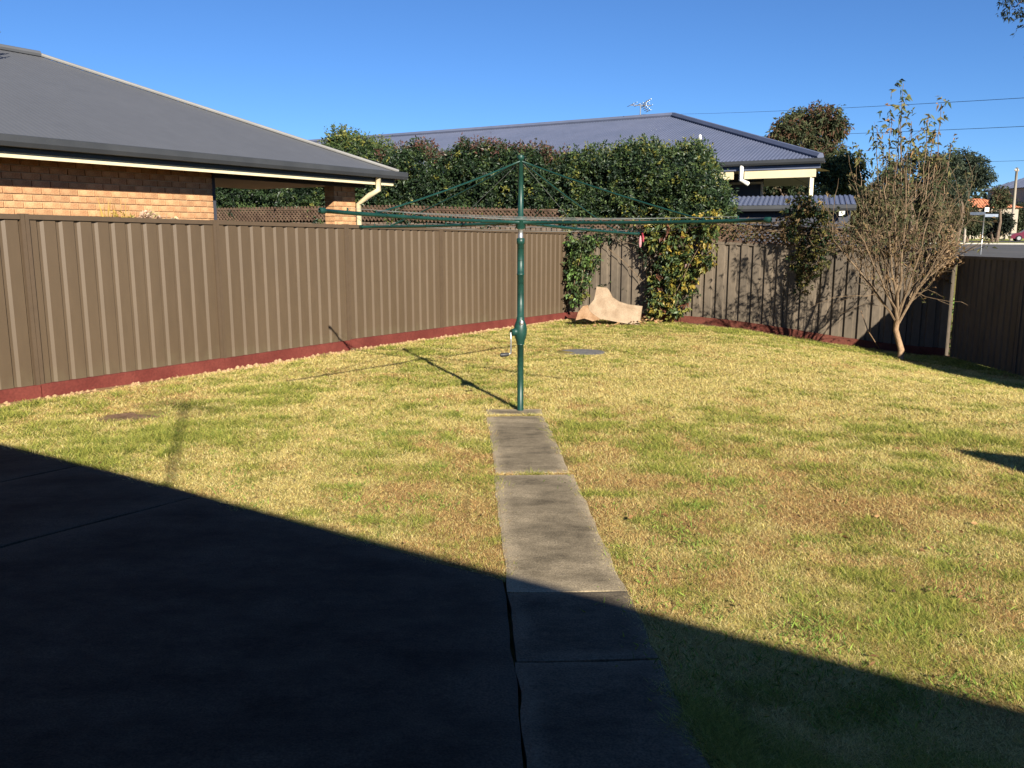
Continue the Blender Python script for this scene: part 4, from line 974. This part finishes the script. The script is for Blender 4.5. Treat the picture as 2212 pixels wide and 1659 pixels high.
# ------------------------------------------------------------------ street beyond
def tree(name, label, base, crown_c, crown_r, n, pal, w, trunk_r=.2, seed=0, lobes=7, ln=.3, wd=.16, cat='tree', grp='trees beyond the back fence', gap=.42, mat='leaf_dull', lob=None):
    r = thing(name, label, cat, grp); base = np.asarray(base, float); cc = np.asarray(crown_c, float); cr = np.asarray(crown_r, float)
    lr = np.random.default_rng(seed)
    cen = []
    for k in range(lobes):
        v = lr.normal(size=3); v /= np.linalg.norm(v); cen.append((cc + v * cr * (.45 + .45 * lr.random()), cr * (.26 + .24 * lr.random())))
    if lob: cen = [(np.asarray(c, float), np.array([q, q, q * .85])) for c, q in lob]; lobes = len(cen)
    m = MB(); top = cc + (0, 0, cr[2] * .3); mid = (base + cc) / 2 + np.array([lr.normal() * .3, lr.normal() * .3, 0])
    m.tube([base, mid, cc - (0, 0, cr[2] * .3), top], [trunk_r, trunk_r * .75, trunk_r * .5, trunk_r * .2], 8)
    for c, q in cen:
        s_ = mid * .4 + (cc - (0, 0, cr[2] * .3)) * .6; m.tube([s_, (s_ + c) / 2 + lr.normal(size=3) * .15, c, c + lr.normal(size=3) * q * .4], [trunk_r * .4, trunk_r * .28, trunk_r * .16, .02], 5)
    m.build('trunk', M['bark'], r)
    C = []; O = []
    per_l = n // lobes
    for c, q in cen:
        v = lr.normal(size=(per_l, 3)); v /= np.linalg.norm(v, axis=1, keepdims=True); rad = .55 + .5 * lr.random((per_l, 1)) ** .7
        p = c + v * rad * q; keep = fbm(p[:, 0] * 1.0 + p[:, 1], p[:, 2], .9, 2, seed) > gap - .12
        C.append(p[keep]); O.append(v[keep])
    C = np.vstack(C); O = np.vstack(O)
    leaf_obj('crown', [shoots(C, O, 8, ln, wd, pal, w, ln * 2.2, .1, .3)], M[mat], r)
    return r
GUM = ([(.035, .045, .022), (.06, .07, .03), (.11, .06, .035), (.09, .09, .04)], [3, 3, 2.2, 1.5])
def far_tree(name, label, x0, x1, y0, y1, Y, n, pal=GUM, **k):
    a, b = at(x0, (y0 + y1) / 2, Y), at(x1, (y0 + y1) / 2, Y); t_, l_ = at((x0 + x1) / 2, y0, Y), at((x0 + x1) / 2, y1, Y)
    cc = (t_ + l_) / 2; rx = (b[0] - a[0]) / 2; rz = (t_[2] - l_[2]) / 2
    if 'lobp' in k: k['lob'] = [(at(x, y, Y + (dy - .5) * rx * 1.2), q * .78 * Y / F) for (x, y, q), dy in zip(k['lobp'], np.random.default_rng(3).random(20))]; del k['lobp']
    return tree(name, label, (cc[0], cc[1], gz(cc[0], cc[1]) - .3), cc, (rx * .85, rx * .8, rz * .85), n, pal[0], pal[1], **k)
far_tree('gum_tree', 'rusty-topped gum tree rising behind the right end of the steel roof', 1672, 1818, 240, 350, 52, 1700, seed=4, lobes=9, ln=.24, wd=.09, lobp=[(1690, 292, 18), (1704, 278, 22), (1732, 262, 24), (1765, 254, 22), (1792, 258, 20), (1806, 280, 12), (1770, 285, 30), (1735, 298, 24), (1775, 318, 28), (1795, 335, 18), (1816, 270, 5), (1682, 308, 8)])
far_tree('street_tree', 'dark green tree filling the gap below the rusty gum tree', 1740, 1880, 340, 440, 46, 1200, ([(.03, .045, .02), (.05, .07, .028), (.08, .09, .035)], [3, 3, 1]), seed=8, lobes=9, ln=.22, wd=.1)
far_tree('street_tree', 'rounded grey-green tree behind the top of the bare shrub', 1900, 2040, 340, 450, 66, 1400, seed=12, lobes=9, ln=.26, wd=.1, lobp=[(1915, 390, 16), (1940, 370, 16), (1965, 352, 16), (1995, 350, 18), (2020, 360, 14), (2005, 385, 22), (1970, 385, 20), (1945, 405, 20), (1985, 415, 22), (2020, 405, 16)])
far_tree('street_tree', 'blue-green spreading tree right of the bare shrub, above the street', 2010, 2138, 336, 430, 72, 1700, ([(.03, .045, .03), (.05, .065, .04), (.075, .085, .045)], [3, 3, 1]), seed=15, lobes=9, ln=.28, wd=.1, lobp=[(2022, 372, 16), (2048, 352, 18), (2078, 350, 20), (2105, 358, 18), (2122, 382, 15), (2090, 380, 24), (2060, 388, 24), (2030, 400, 20), (2100, 405, 16), (2070, 415, 20)])
far_tree('street_tree', 'small distant tree between the red roof and the timber pole', 2140, 2182, 402, 450, 95, 500, seed=21, lobes=5, ln=.3, wd=.13)
far_tree('street_tree', 'low far tree mass at the right edge behind the timber pole', 2150, 2235, 425, 500, 118, 700, ([(.03, .04, .02), (.05, .06, .03)], [1, 1]), seed=24, lobes=6, ln=.36, wd=.16)
far_tree('street_tree', 'pale low shrubbery tree between the shed and the bare shrub', 1830, 1960, 420, 500, 40, 900, ([(.06, .06, .025), (.1, .09, .04), (.13, .09, .05)], [2, 2, 1]), seed=27, lobes=8, ln=.18, wd=.08)
DRY = ([(.05, .05, .022), (.085, .075, .035), (.11, .075, .04)], [2, 2, 1])
far_tree('street_tree', 'dark tree seen through the open patio under the cream beam', 1630, 1790, 365, 475, 44, 1300, ([(.02, .03, .015), (.035, .05, .02), (.07, .055, .03)], [3, 3, 1]), seed=51, lobes=10, ln=.2, wd=.09)
far_tree('street_tree', 'olive bushy tree low behind the left side of the bare shrub', 1820, 1950, 400, 520, 58, 1300, DRY, seed=52, lobes=10, ln=.24, wd=.11)
far_tree('street_tree', 'brownish bushy tree low behind the right side of the bare shrub', 1930, 2075, 420, 525, 70, 1400, DRY, seed=53, lobes=10, ln=.28, wd=.12)
far_tree('street_tree', 'grey bushy tree low beneath the blue-green spreading tree', 2000, 2092, 405, 520, 84, 1200, DRY, seed=54, lobes=10, ln=.3, wd=.13)
# the overhanging tree at the top right corner: its crown just reaches into the picture
oc_ = at(2260, 20, 30)
tree('gum_tree', 'tree whose leafy branch tip hangs into the top right corner', (oc_[0] + 3.6, 31, gz(21, 31) - .3), oc_ + np.array([3.55, .6, 1.6]), (3.6, 3.2, 2.5), 2600, *GUM, seed=33, lobes=12, ln=.17, wd=.07, trunk_r=.3, grp='trees beyond the back fence')
br = thing('leafy_branch', 'dark leafy branch tip against the sky in the top right corner', 'branch')
a, b = at(2300, -60, 30), at(2185, 22, 30); m = MB(); m.tube([a, (a + b) / 2 + (0, 0, .15), b], [.05, .03, .01], 6); m.build('twig', M['bark'], br)
C = np.array([at(2180 + rng.normal() * 17 + 14, 16 + rng.normal() * 15, 30 + rng.normal() * .2) for _ in range(46)])
leaf_obj('foliage', [shoots(C, rng.normal(size=C.shape), 6, .15, .055, [(.02, .03, .025), (.035, .045, .03)], [1, 1], .22, -.3, .4)], M['leaf_dull'], br)

C = []
for _ in range(2600):
    Xw = -90 + 320 * rng.random(); Yw = 175 + 30 * rng.random(); hh = 5.5 + 4 * fbm(np.array(Xw), np.array(3.), .06, 3, 8); C.append([Xw, Yw, float(gz(Xw, Yw)) + hh * rng.random() ** .8])
C = np.array(C); o = leaf_obj('far_trees', [shoots(C, rng.normal(size=C.shape), 9, 1.5, .8, [(.03, .04, .022), (.05, .06, .03), (.075, .07, .04)], [2, 2, 1], 2.2)], M['leaf_dull'], None); o['kind'] = 'stuff'; o['label'] = 'distant line of trees beyond the street'
# a large dark garden shrub and a hedge by the far house
def far_shrub(name, label, x0, x1, y0, y1, Y, n, pal, w, seed):
    return far_tree(name, label, x0, x1, y0, y1, Y, n, (pal, w), seed=seed, lobes=8, ln=.3, wd=.16, cat='shrub', grp='shrubs across the street', gap=.3)
far_shrub('dark_shrub', 'big dark shrub across the street left of the timber pole', 2118, 2186, 440, 512, 98, 1000, [(.014, .02, .014), (.025, .034, .02)], [2, 1], 41)
far_shrub('dark_shrub', 'smaller olive shrub across the street beside the big dark one', 2062, 2120, 455, 512, 94, 700, [(.03, .04, .018), (.05, .06, .03)], [1, 1], 42)
# far terracotta-roofed house
def far_house(name, label, px, pyE, pyR, Y, w, dp, roof, wall, ang=0.0):
    r = thing(name, label, 'house'); e = at(px, pyE, Y); z = e[2]; rz = at(px, pyR, Y)[2] - z; zg = float(gz(e[0], Y)) - .3
    a = np.array([math.cos(ang), math.sin(ang)]); n = np.array([-a[1], a[0]]); c0 = e[:2] - a * w / 2
    m = MB(); ring = [c0 + a * .4 + n * .4, c0 + a * (w - .4) + n * .4, c0 + a * (w - .4) + n * (dp - .4), c0 + a * .4 + n * (dp - .4)]; m.prism(ring, zg, z - .02); m.build('wall', wall, r)
    tp = rz / (dp / 2)
    for c, a_, n_, L_ in ((c0, a, n, w), (c0 + a * w + n * dp, -a, -n, w), (c0 + a * w, n, -a, dp), (c0 + n * dp, -n, a, dp)):
        slope(c, a_, n_, L_, z, tp, dp / 2, .33, .05, roof, 'roof', r)
    for k in range(2):
        q = c0 + a * (w * (.28 + .44 * k)) + n * .385; m = MB(); m.box((q[0], q[1], zg + (z - zg) * .58), np.array([*a, 0]) * .7, np.array([*n, 0]) * .03, (0, 0, .55)); wf = m.build('window', M['white'], r)
        q2 = q - n * .02; m = MB(); m.box((q2[0], q2[1], zg + (z - zg) * .58), np.array([*a, 0]) * .62, np.array([*n, 0]) * .03, (0, 0, .47)); m.build('pane', M['glass'], wf)
    return r
far_house('tiled_house', 'distant house with orange terracotta roof across the street', 2124, 449, 427, 116, 9.5, 8, M['terracotta'], M['render_wall'], -.25)
far_house('grey_house', 'distant grey-roofed house at the right edge beyond the timber pole', 2290, 405, 372, 120, 10, 9, M['roof_blue'], M['render_wall'], .1)
# street: road, kerbs, verges
rd = np.array([.94, -.34]); rd /= np.linalg.norm(rd); rn = np.array([-rd[1], rd[0]])
R0 = at(2130, 534, 78)[:2]
def strip(name, o0, o1, lift, mat, kind=True, thick=0, s0=-90, s1=120, n=60):
    V = []; Fq = []
    for i, s in enumerate(np.linspace(s0, s1, n)):
        for o in (o0, o1):
            p = R0 + rd * s + rn * o; V.append((p[0], p[1], gz(p[0], p[1]) + lift))
    for i in range(n - 1): Fq.append((2 * i, 2 * i + 2, 2 * i + 3, 2 * i + 1))
    o = obj(name, mesh_np(name, V, Fq, mat))
    return struct(o)
strip('road', -30, 13, .03, M['asphalt'])
for o in (13,):
    m = MB(); 
    ss = np.linspace(-90, 120, 40)
    for a, b in zip(ss[:-1], ss[1:]):
        p, q = R0 + rd * a + rn * o, R0 + rd * b + rn * o; z0, z1 = float(gz(*p)), float(gz(*q)); w = rn * .3
        m.hexa([(*p, z0 - .1), (*q, z1 - .1), (*(q + w), z1 - .1), (*(p + w), z0 - .1)], [(*p, z0 + .15), (*q, z1 + .15), (*(q + w), z1 + .15), (*(p + w), z0 + .15)])
    struct(m.build('kerb', M['kerb']))
M['verge'] = noisy('verge_grass', (.30, .27, .09), (.2, .24, .06), .3, .95, .1, bscale=4, fine=.3)
strip('verge', 13.3, 18, .13, M['verge']); strip('far_road', 18, 26, .1, M['asphalt']); strip('far_lawn', 26, 60, .12, M['verge'])
# poles
def pole(name, label, xb, yb, xt, yt, Y, r, mat, arms=(), cat='pole'):
    t = thing(name, label, cat); b, tp = at(xb, yb, Y), at(xt, yt, Y); b[2] = min(b[2], gz(b[0], b[1])) - .2
    m = MB(); m.tube([b, b * .5 + tp * .5, tp], [r, r * .85, r * .7], 12); m.build('shaft', mat, t, True)
    for h, w in arms:
        c = tp - (0, 0, h); m = MB(); bar(m, c - np.array([.8, .6, 0]) * w, c + np.array([.8, .6, 0]) * w, .1, .12); ar = m.build('crossarm', mat, t)
        for q in (-.9, -.3, .3, .9):
            m = MB(); m.lathe(c + np.array([.8, .6, 0]) * w * q + (0, 0, .05), [(.03, 0), (.05, .05), (.03, .1), (.045, .14), (.01, .18)], 8); m.build('insulator', M['white'], ar)
    return t
pole('timber_pole', 'leaning pale timber utility pole on the verge at the right edge', 2183, 524, 2197, 362, 104, .19, M['pole_wood'], [(.35, 0.5)])
pole('timber_pole', 'distant slim pole left of the orange roof, before the trees', 2088, 470, 2091, 396, 88, .11, M['pole_wood'])
# street sign
ss_ = at(2121, 520, 60); sg = thing('street_sign', 'street-name sign on a thin post beyond the right fence', 'sign')
ztop_ = float(at(2121, 452, 60)[2])
m = MB(); m.tube([(ss_[0], ss_[1], gz(ss_[0], ss_[1]) - .2), (ss_[0], ss_[1], ztop_)], .04, 10); m.build('post', M['galv'], sg, True)
for dxx, zz, an in ((.55, -.42, .15), (-.5, -.28, -.9)):
    a = np.array([math.cos(an), math.sin(an), 0]); c = np.array([ss_[0], ss_[1] - .06, ztop_ + zz]) + a * dxx * .95
    m = MB(); m.box(c, a * .5, np.array([-a[1], a[0], 0]) * .012, (0, 0, .1)); m.build('name_blade', M['sign_blue'], sg)
m = MB(); m.box((ss_[0] + .12, ss_[1] - .05, ztop_ - .02), (.15, 0, 0), (0, .015, 0), (0, 0, .14)); m.build('marker_plate', M['white'], sg)
# burgundy car at the very edge
car = thing('parked_car', 'burgundy car parked across the street at the right edge', 'car')
cq = at(2226, 521, 100); cz0 = float(gz(cq[0], cq[1])) + .14; ca = rd; cn = rn
def carpt(l, w, z): p = cq[:2] + ca * l + cn * w; return (p[0], p[1], cz0 + z)
prof = [(-2.15, .28), (-2.2, .62), (-1.75, .88), (-1.15, .95), (-.55, 1.38), (.65, 1.42), (1.35, 1.0), (2.0, .9), (2.2, .6), (2.15, .28)]
m = MB(); n = len(prof)
A = [carpt(l, -.84 + (.14 if z > 1.1 else 0), z) for l, z in prof]; B = [carpt(l, .84 - (.14 if z > 1.1 else 0), z) for l, z in prof]
m.poly(A); m.poly(B[::-1])
for i in range(n): j = (i + 1) % n; m.quad(A[j], A[i], B[i], B[j])
m.build('body', M['car'], car)
m = MB(); m.poly([carpt(-1.0, -.80, .97), carpt(1.15, -.80, 1.0), carpt(.6, -.735, 1.34), carpt(-.5, -.735, 1.32)]); m.build('side_window', M['glass'], car)
for l in (-1.35, 1.35):
    for w in (-.82, .82):
        m = MB(); c0, c1 = np.array(carpt(l, w - .1, .32)), np.array(carpt(l, w + .1, .32)); m.tube([c0, c1], .32, 18); wh = m.build('wheel', M['tyre'], car, False)
        m = MB(); s_ = -1 if w < 0 else 1; c2_ = np.array(carpt(l, w + s_ * .08, .32)); c3 = np.array(carpt(l, w + s_ * .115, .32)); m.tube([c2_, c3], .2, 14); m.build('rim', M['galv'], wh)
m = MB(); m.box(carpt(-2.17, -.55, .62), np.array([*ca, 0]) * .05, np.array([*cn, 0]) * .2, (0, 0, .07)); m.build('headlight', M['white'], car)
m = MB(); m.box(carpt(-2.17, .55, .62), np.array([*ca, 0]) * .05, np.array([*cn, 0]) * .2, (0, 0, .07)); m.build('headlight', M['white'], car)
# power lines
def wire_line(pts, label, rad=.014):
    P = [at(*p) for p in pts]; m = MB(); out = []
    for a, b in zip(P[:-1], P[1:]):
        for t in np.linspace(0, 1, 12, endpoint=False): out.append(a + (b - a) * t - np.array([0, 0, .25 * 4 * t * (1 - t)]))
    out.append(P[-1]); m.tube(out, rad, 5); tag(m.build('power_line', M['black']), label, 'cable', 'power lines over the street')
wire_line([(1380, 247, 130), (2320, 205, 42)], 'topmost of the power lines crossing the sky at right')
wire_line([(1380, 297, 128), (2320, 268, 43)], 'second power line from the top at right, passing behind the shrub')
wire_line([(1640, 352, 128), (2330, 343, 60)], 'third power line from the top, low in the sky at right', .012)
# TV antennas on the neighbours' roofs
def antenna(label, base, h, w, n, da_, mat=M['galv']):
    r = thing('tv_antenna', label, 'antenna', 'antennas on roofs'); b = np.asarray(base, float); a = np.array([*da_, 0]); a /= np.linalg.norm(a); c = np.array([-a[1], a[0], 0])
    m = MB(); m.tube([b, b + (0, 0, h)], .022, 8); m.build('mast', mat, r)
    t = b + (0, 0, h - .03); m = MB(); m.tube([t - a * w, t + a * w], .018, 6); m.build('boom', mat, r)
    for k in range(n):
        q = t + a * w * (-.95 + 1.9 * k / (n - 1)); l = .42 - .2 * k / n
        m = MB(); m.tube([q - c * l + (0, 0, .05 * (k % 2)), q + c * l + (0, 0, .05 * (k % 2))], .009, 6); m.build('element', mat, r)
    for k in (-1, 1):
        m = MB(); m.tube([t + a * w * .2, t + a * w * .75 + (0, 0, .2 * k)], .012, 6); m.build('reflector_arm', mat, r)
        for j in range(4):
            q = t + a * w * (.3 + .15 * j) + np.array([0, 0, .2 * k * (.2 + .25 * j)]); m = MB(); m.tube([q - c * .3, q + c * .3], .012, 6); m.build('reflector', mat, r)
q = at(1402, 258, 30.5); antenna('television antenna on the ridge of the blue-grey roof', (q[0], 32.6, z2r - .05), .55, .4, 7, (1, .15))
q = at(2, 62, 13.2); antenna('television antenna tip on the brick house roof at the left edge', (q[0] - .42, q[1], q[2] - 1.0), 1.0, .3, 6, (1, .2))

# ------------------------------------------------------------------ grass
YARD = [(LFn + dL * 0 - nLo * .09), (LF1 - nLo * .1 - nB * .1), (RC - nB * .12), (RF1 + inR * .06), np.array([5.5, -.5]), np.array([-7, -.5])]
def shadow_side(X, Y): return None
def sample(n, rmin, rmax):
    # density falls with distance from the house end of the yard
    r = rmin * (rmax / rmin) ** rng.random(n); th = (rng.random(n) - .5) * 1.36
    X, Y = r * np.sin(th) * 1.0, r * np.cos(th)
    k = in_poly(X, Y, YARD)
    return X[k], Y[k], r[k]
def grass():
    X, Y, r = sample(1750000, 2.1, 19.5)
    # ragged edges along the paving
    jx, jy = X + (fbm(X, Y, 9, 3, 60) - .5) * .15 + rng.normal(size=len(X)) * .022, Y + (fbm(X, Y, 9, 3, 61) - .5) * .15 + rng.normal(size=len(X)) * .022
    k = ~(in_poly(jx, jy, PATIO) | in_poly(jx, jy, PATH) | in_poly(X, Y, JOINT))
    for c, rx, ry in ((lidA, .37, .42), (lidB, .28, .20)): k &= ((X - c[0]) / rx) ** 2 + ((Y - c[1]) / ry) ** 2 > 1 + 1.1 * (fbm(X, Y, 7, 3, 9) - .5)
    leftd = -((X - LF0[0]) * nLo[0] + (Y - LF0[1]) * nLo[1])
    k &= leftd > .10 + .30 * (fbm(X, Y, 2.2, 3, 31)) * rng.random(len(X)) ** .3
    backd = -((X - LF1[0]) * nB[0] + (Y - LF1[1]) * nB[1])
    k &= backd > .12 + .5 * fbm(X, Y, 1.2, 2, 35) * rng.random(len(X)) ** .3
    X, Y, r = X[k], Y[k], r[k]
    # grass in the path joints
    for j, hw in ((1, .022), (2, .03)):
        n = 700; s = js[j] + (rng.random(n) - .5) * 2 * hw; w = (rng.random(n) * 2 - 1) * PW
        q = path_top + np.outer(s, dP) + np.outer(w, nP); X = np.concatenate([X, q[:, 0]]); Y = np.concatenate([Y, q[:, 1]]); r = np.concatenate([r, np.hypot(q[:, 0], q[:, 1])])
    n = len(X); g, b = lawn_fields(X, Y)
    isg = rng.random(n) < sst(-.35, .55, g) ; isb = rng.random(n) < (.08 + .62 * sst(-.02, .45, b))
    straw = np.array([[.70, .57, .20], [.64, .54, .18], [.56, .44, .14], [.80, .68, .31]])[rng.integers(0, 4, n)]
    brown = np.array([[.56, .34, .13], [.40, .24, .09], [.66, .43, .18]])[rng.integers(0, 3, n)]
    green = np.array([[.27, .30, .055], [.17, .215, .04], [.38, .38, .07], [.50, .46, .11]])[rng.integers(0, 4, n)]
    col = np.where(isg[:, None], green, np.where(isb[:, None], brown, straw)) * (.62 + .62 * rng.random((n, 1)) ** .8)
    sc = np.clip(r / 4.5, .75, 2.8)
    h = (.009 + .016 * rng.random(n)) * np.where(isg, 1.1, .9) * (.75 + .35 * sst(.0, .5, g)) * np.clip(sc, 1, 1.7)
    wd = (.0024 + .0019 * rng.random(n)) * sc
    a = rng.random(n) * 2 * math.pi; lean = h * (1.0 + 2.4 * rng.random(n))
    hz = gz(X, Y) + lump(X, Y) - .004
    bx, by = np.cos(a), np.sin(a); px, py = -by, bx
    V = np.empty((n, 3, 3), np.float32)
    V[:, 0] = np.stack([X - px * wd / 2, Y - py * wd / 2, hz], 1); V[:, 1] = np.stack([X + px * wd / 2, Y + py * wd / 2, hz], 1)
    V[:, 2] = np.stack([X + bx * lean, Y + by * lean, hz + h], 1)
    o = obj('lawn_grass', mesh_np('lawn_grass', V.reshape(-1, 3), np.arange(3 * n).reshape(-1, 3), M['grass'], np.repeat(col, 3, 0)))
    o['kind'] = 'stuff'; o['label'] = 'patchy straw and green lawn grass'
grass()
# fallen leaves and litter by the boards
n = 420; C = []
for _ in range(n):
    p = atg(1235 + rng.random() * 190, 682 + rng.random() * 26); C.append([p[0] + rng.normal() * .05, p[1] + rng.normal() * .08, p[2] + .02 + .12 * rng.random() * math.exp(-((p[0] - 2.6) / .5) ** 2)])
v, f, c = leaves_np(np.array(C), rng.normal(size=(n, 3)) * np.array([1, 1, .4]), .05 + .06 * rng.random(n), .03 + .03 * rng.random(n), palette(n, [(.3, .17, .08), (.45, .28, .13), (.16, .10, .05), (.14, .15, .05)], [3, 2, 2, 1]))
o = leaf_obj('leaf_litter', [(v, f, c)], M['leaf_dull'], None); o['kind'] = 'stuff'; o['label'] = 'dry fallen leaves and clippings at the foot of the boards'
# pale sandy clods along the left plinth
V = MB(); 
for _ in range(520):
    s = 2.0 + rng.random() * 12; w = .10 + .20 * rng.random() ** 1.5; p = LFn + dL * s - nLo * w; z = float(gz(*p)); r = .008 + .026 * rng.random() ** 2
    V.tube([(p[0], p[1], z - .01), (p[0] + rng.normal() * r * .3, p[1], z + r * .6), (p[0], p[1], z + r)], [r, r * .8, r * .25], 6)
o = V.build('soil_clods', M['sand']); o['kind'] = 'stuff'; o['label'] = 'loose clods of soil along the red plinth'

# longer green tufts and a scatter of fallen leaves over the lawn
C = []; D = []; Ls = []
for _ in range(150):
    p = atg(1250 + 962 * rng.random(), 900 + 650 * rng.random() ** .8) if rng.random() < .72 else atg(1060 * rng.random(), 880 + 260 * rng.random())
    if near_hard(np.array(p[0]), np.array(p[1]), .03): continue
    rr = .04 + .07 * rng.random()
    for _k in range(int(26 + 40 * rng.random())):
        C.append([p[0] + rng.normal() * rr, p[1] + rng.normal() * rr, p[2] - .005]); D.append([rng.normal() * .8, rng.normal() * .8, .8]); Ls.append(.02 + .03 * rng.random())
C, D, Ls = np.array(C), np.array(D), np.array(Ls); n = len(C)
o = leaf_obj('weed_tufts', [leaves_np(C, D, Ls, .0035 + .003 * rng.random(n), palette(n, [(.17, .25, .045), (.25, .32, .06), (.13, .19, .04)], [1, 1, 1]))], M['grass'], None); o['kind'] = 'stuff'; o['label'] = 'darker green tufts in the lawn'
C = []
for _ in range(170):
    p = atg(2212 * rng.random(), 740 + 800 * rng.random() ** 1.3)
    if in_poly(np.array(p[0]), np.array(p[1]), YARD) and not near_hard(np.array(p[0]), np.array(p[1]), .05): C.append([p[0], p[1], p[2] + .022])
C = np.array(C); n = len(C)
o = leaf_obj('fallen_leaves', [leaves_np(C, rng.normal(size=(n, 3)) * np.array([1, 1, .15]), .022 + .025 * rng.random(n), .012 + .012 * rng.random(n), palette(n, [(.22, .12, .05), (.34, .2, .09), (.12, .08, .04)], [2, 2, 1]))], M['leaf_dull'], None); o['kind'] = 'stuff'; o['label'] = 'small dry leaves scattered on the lawn'
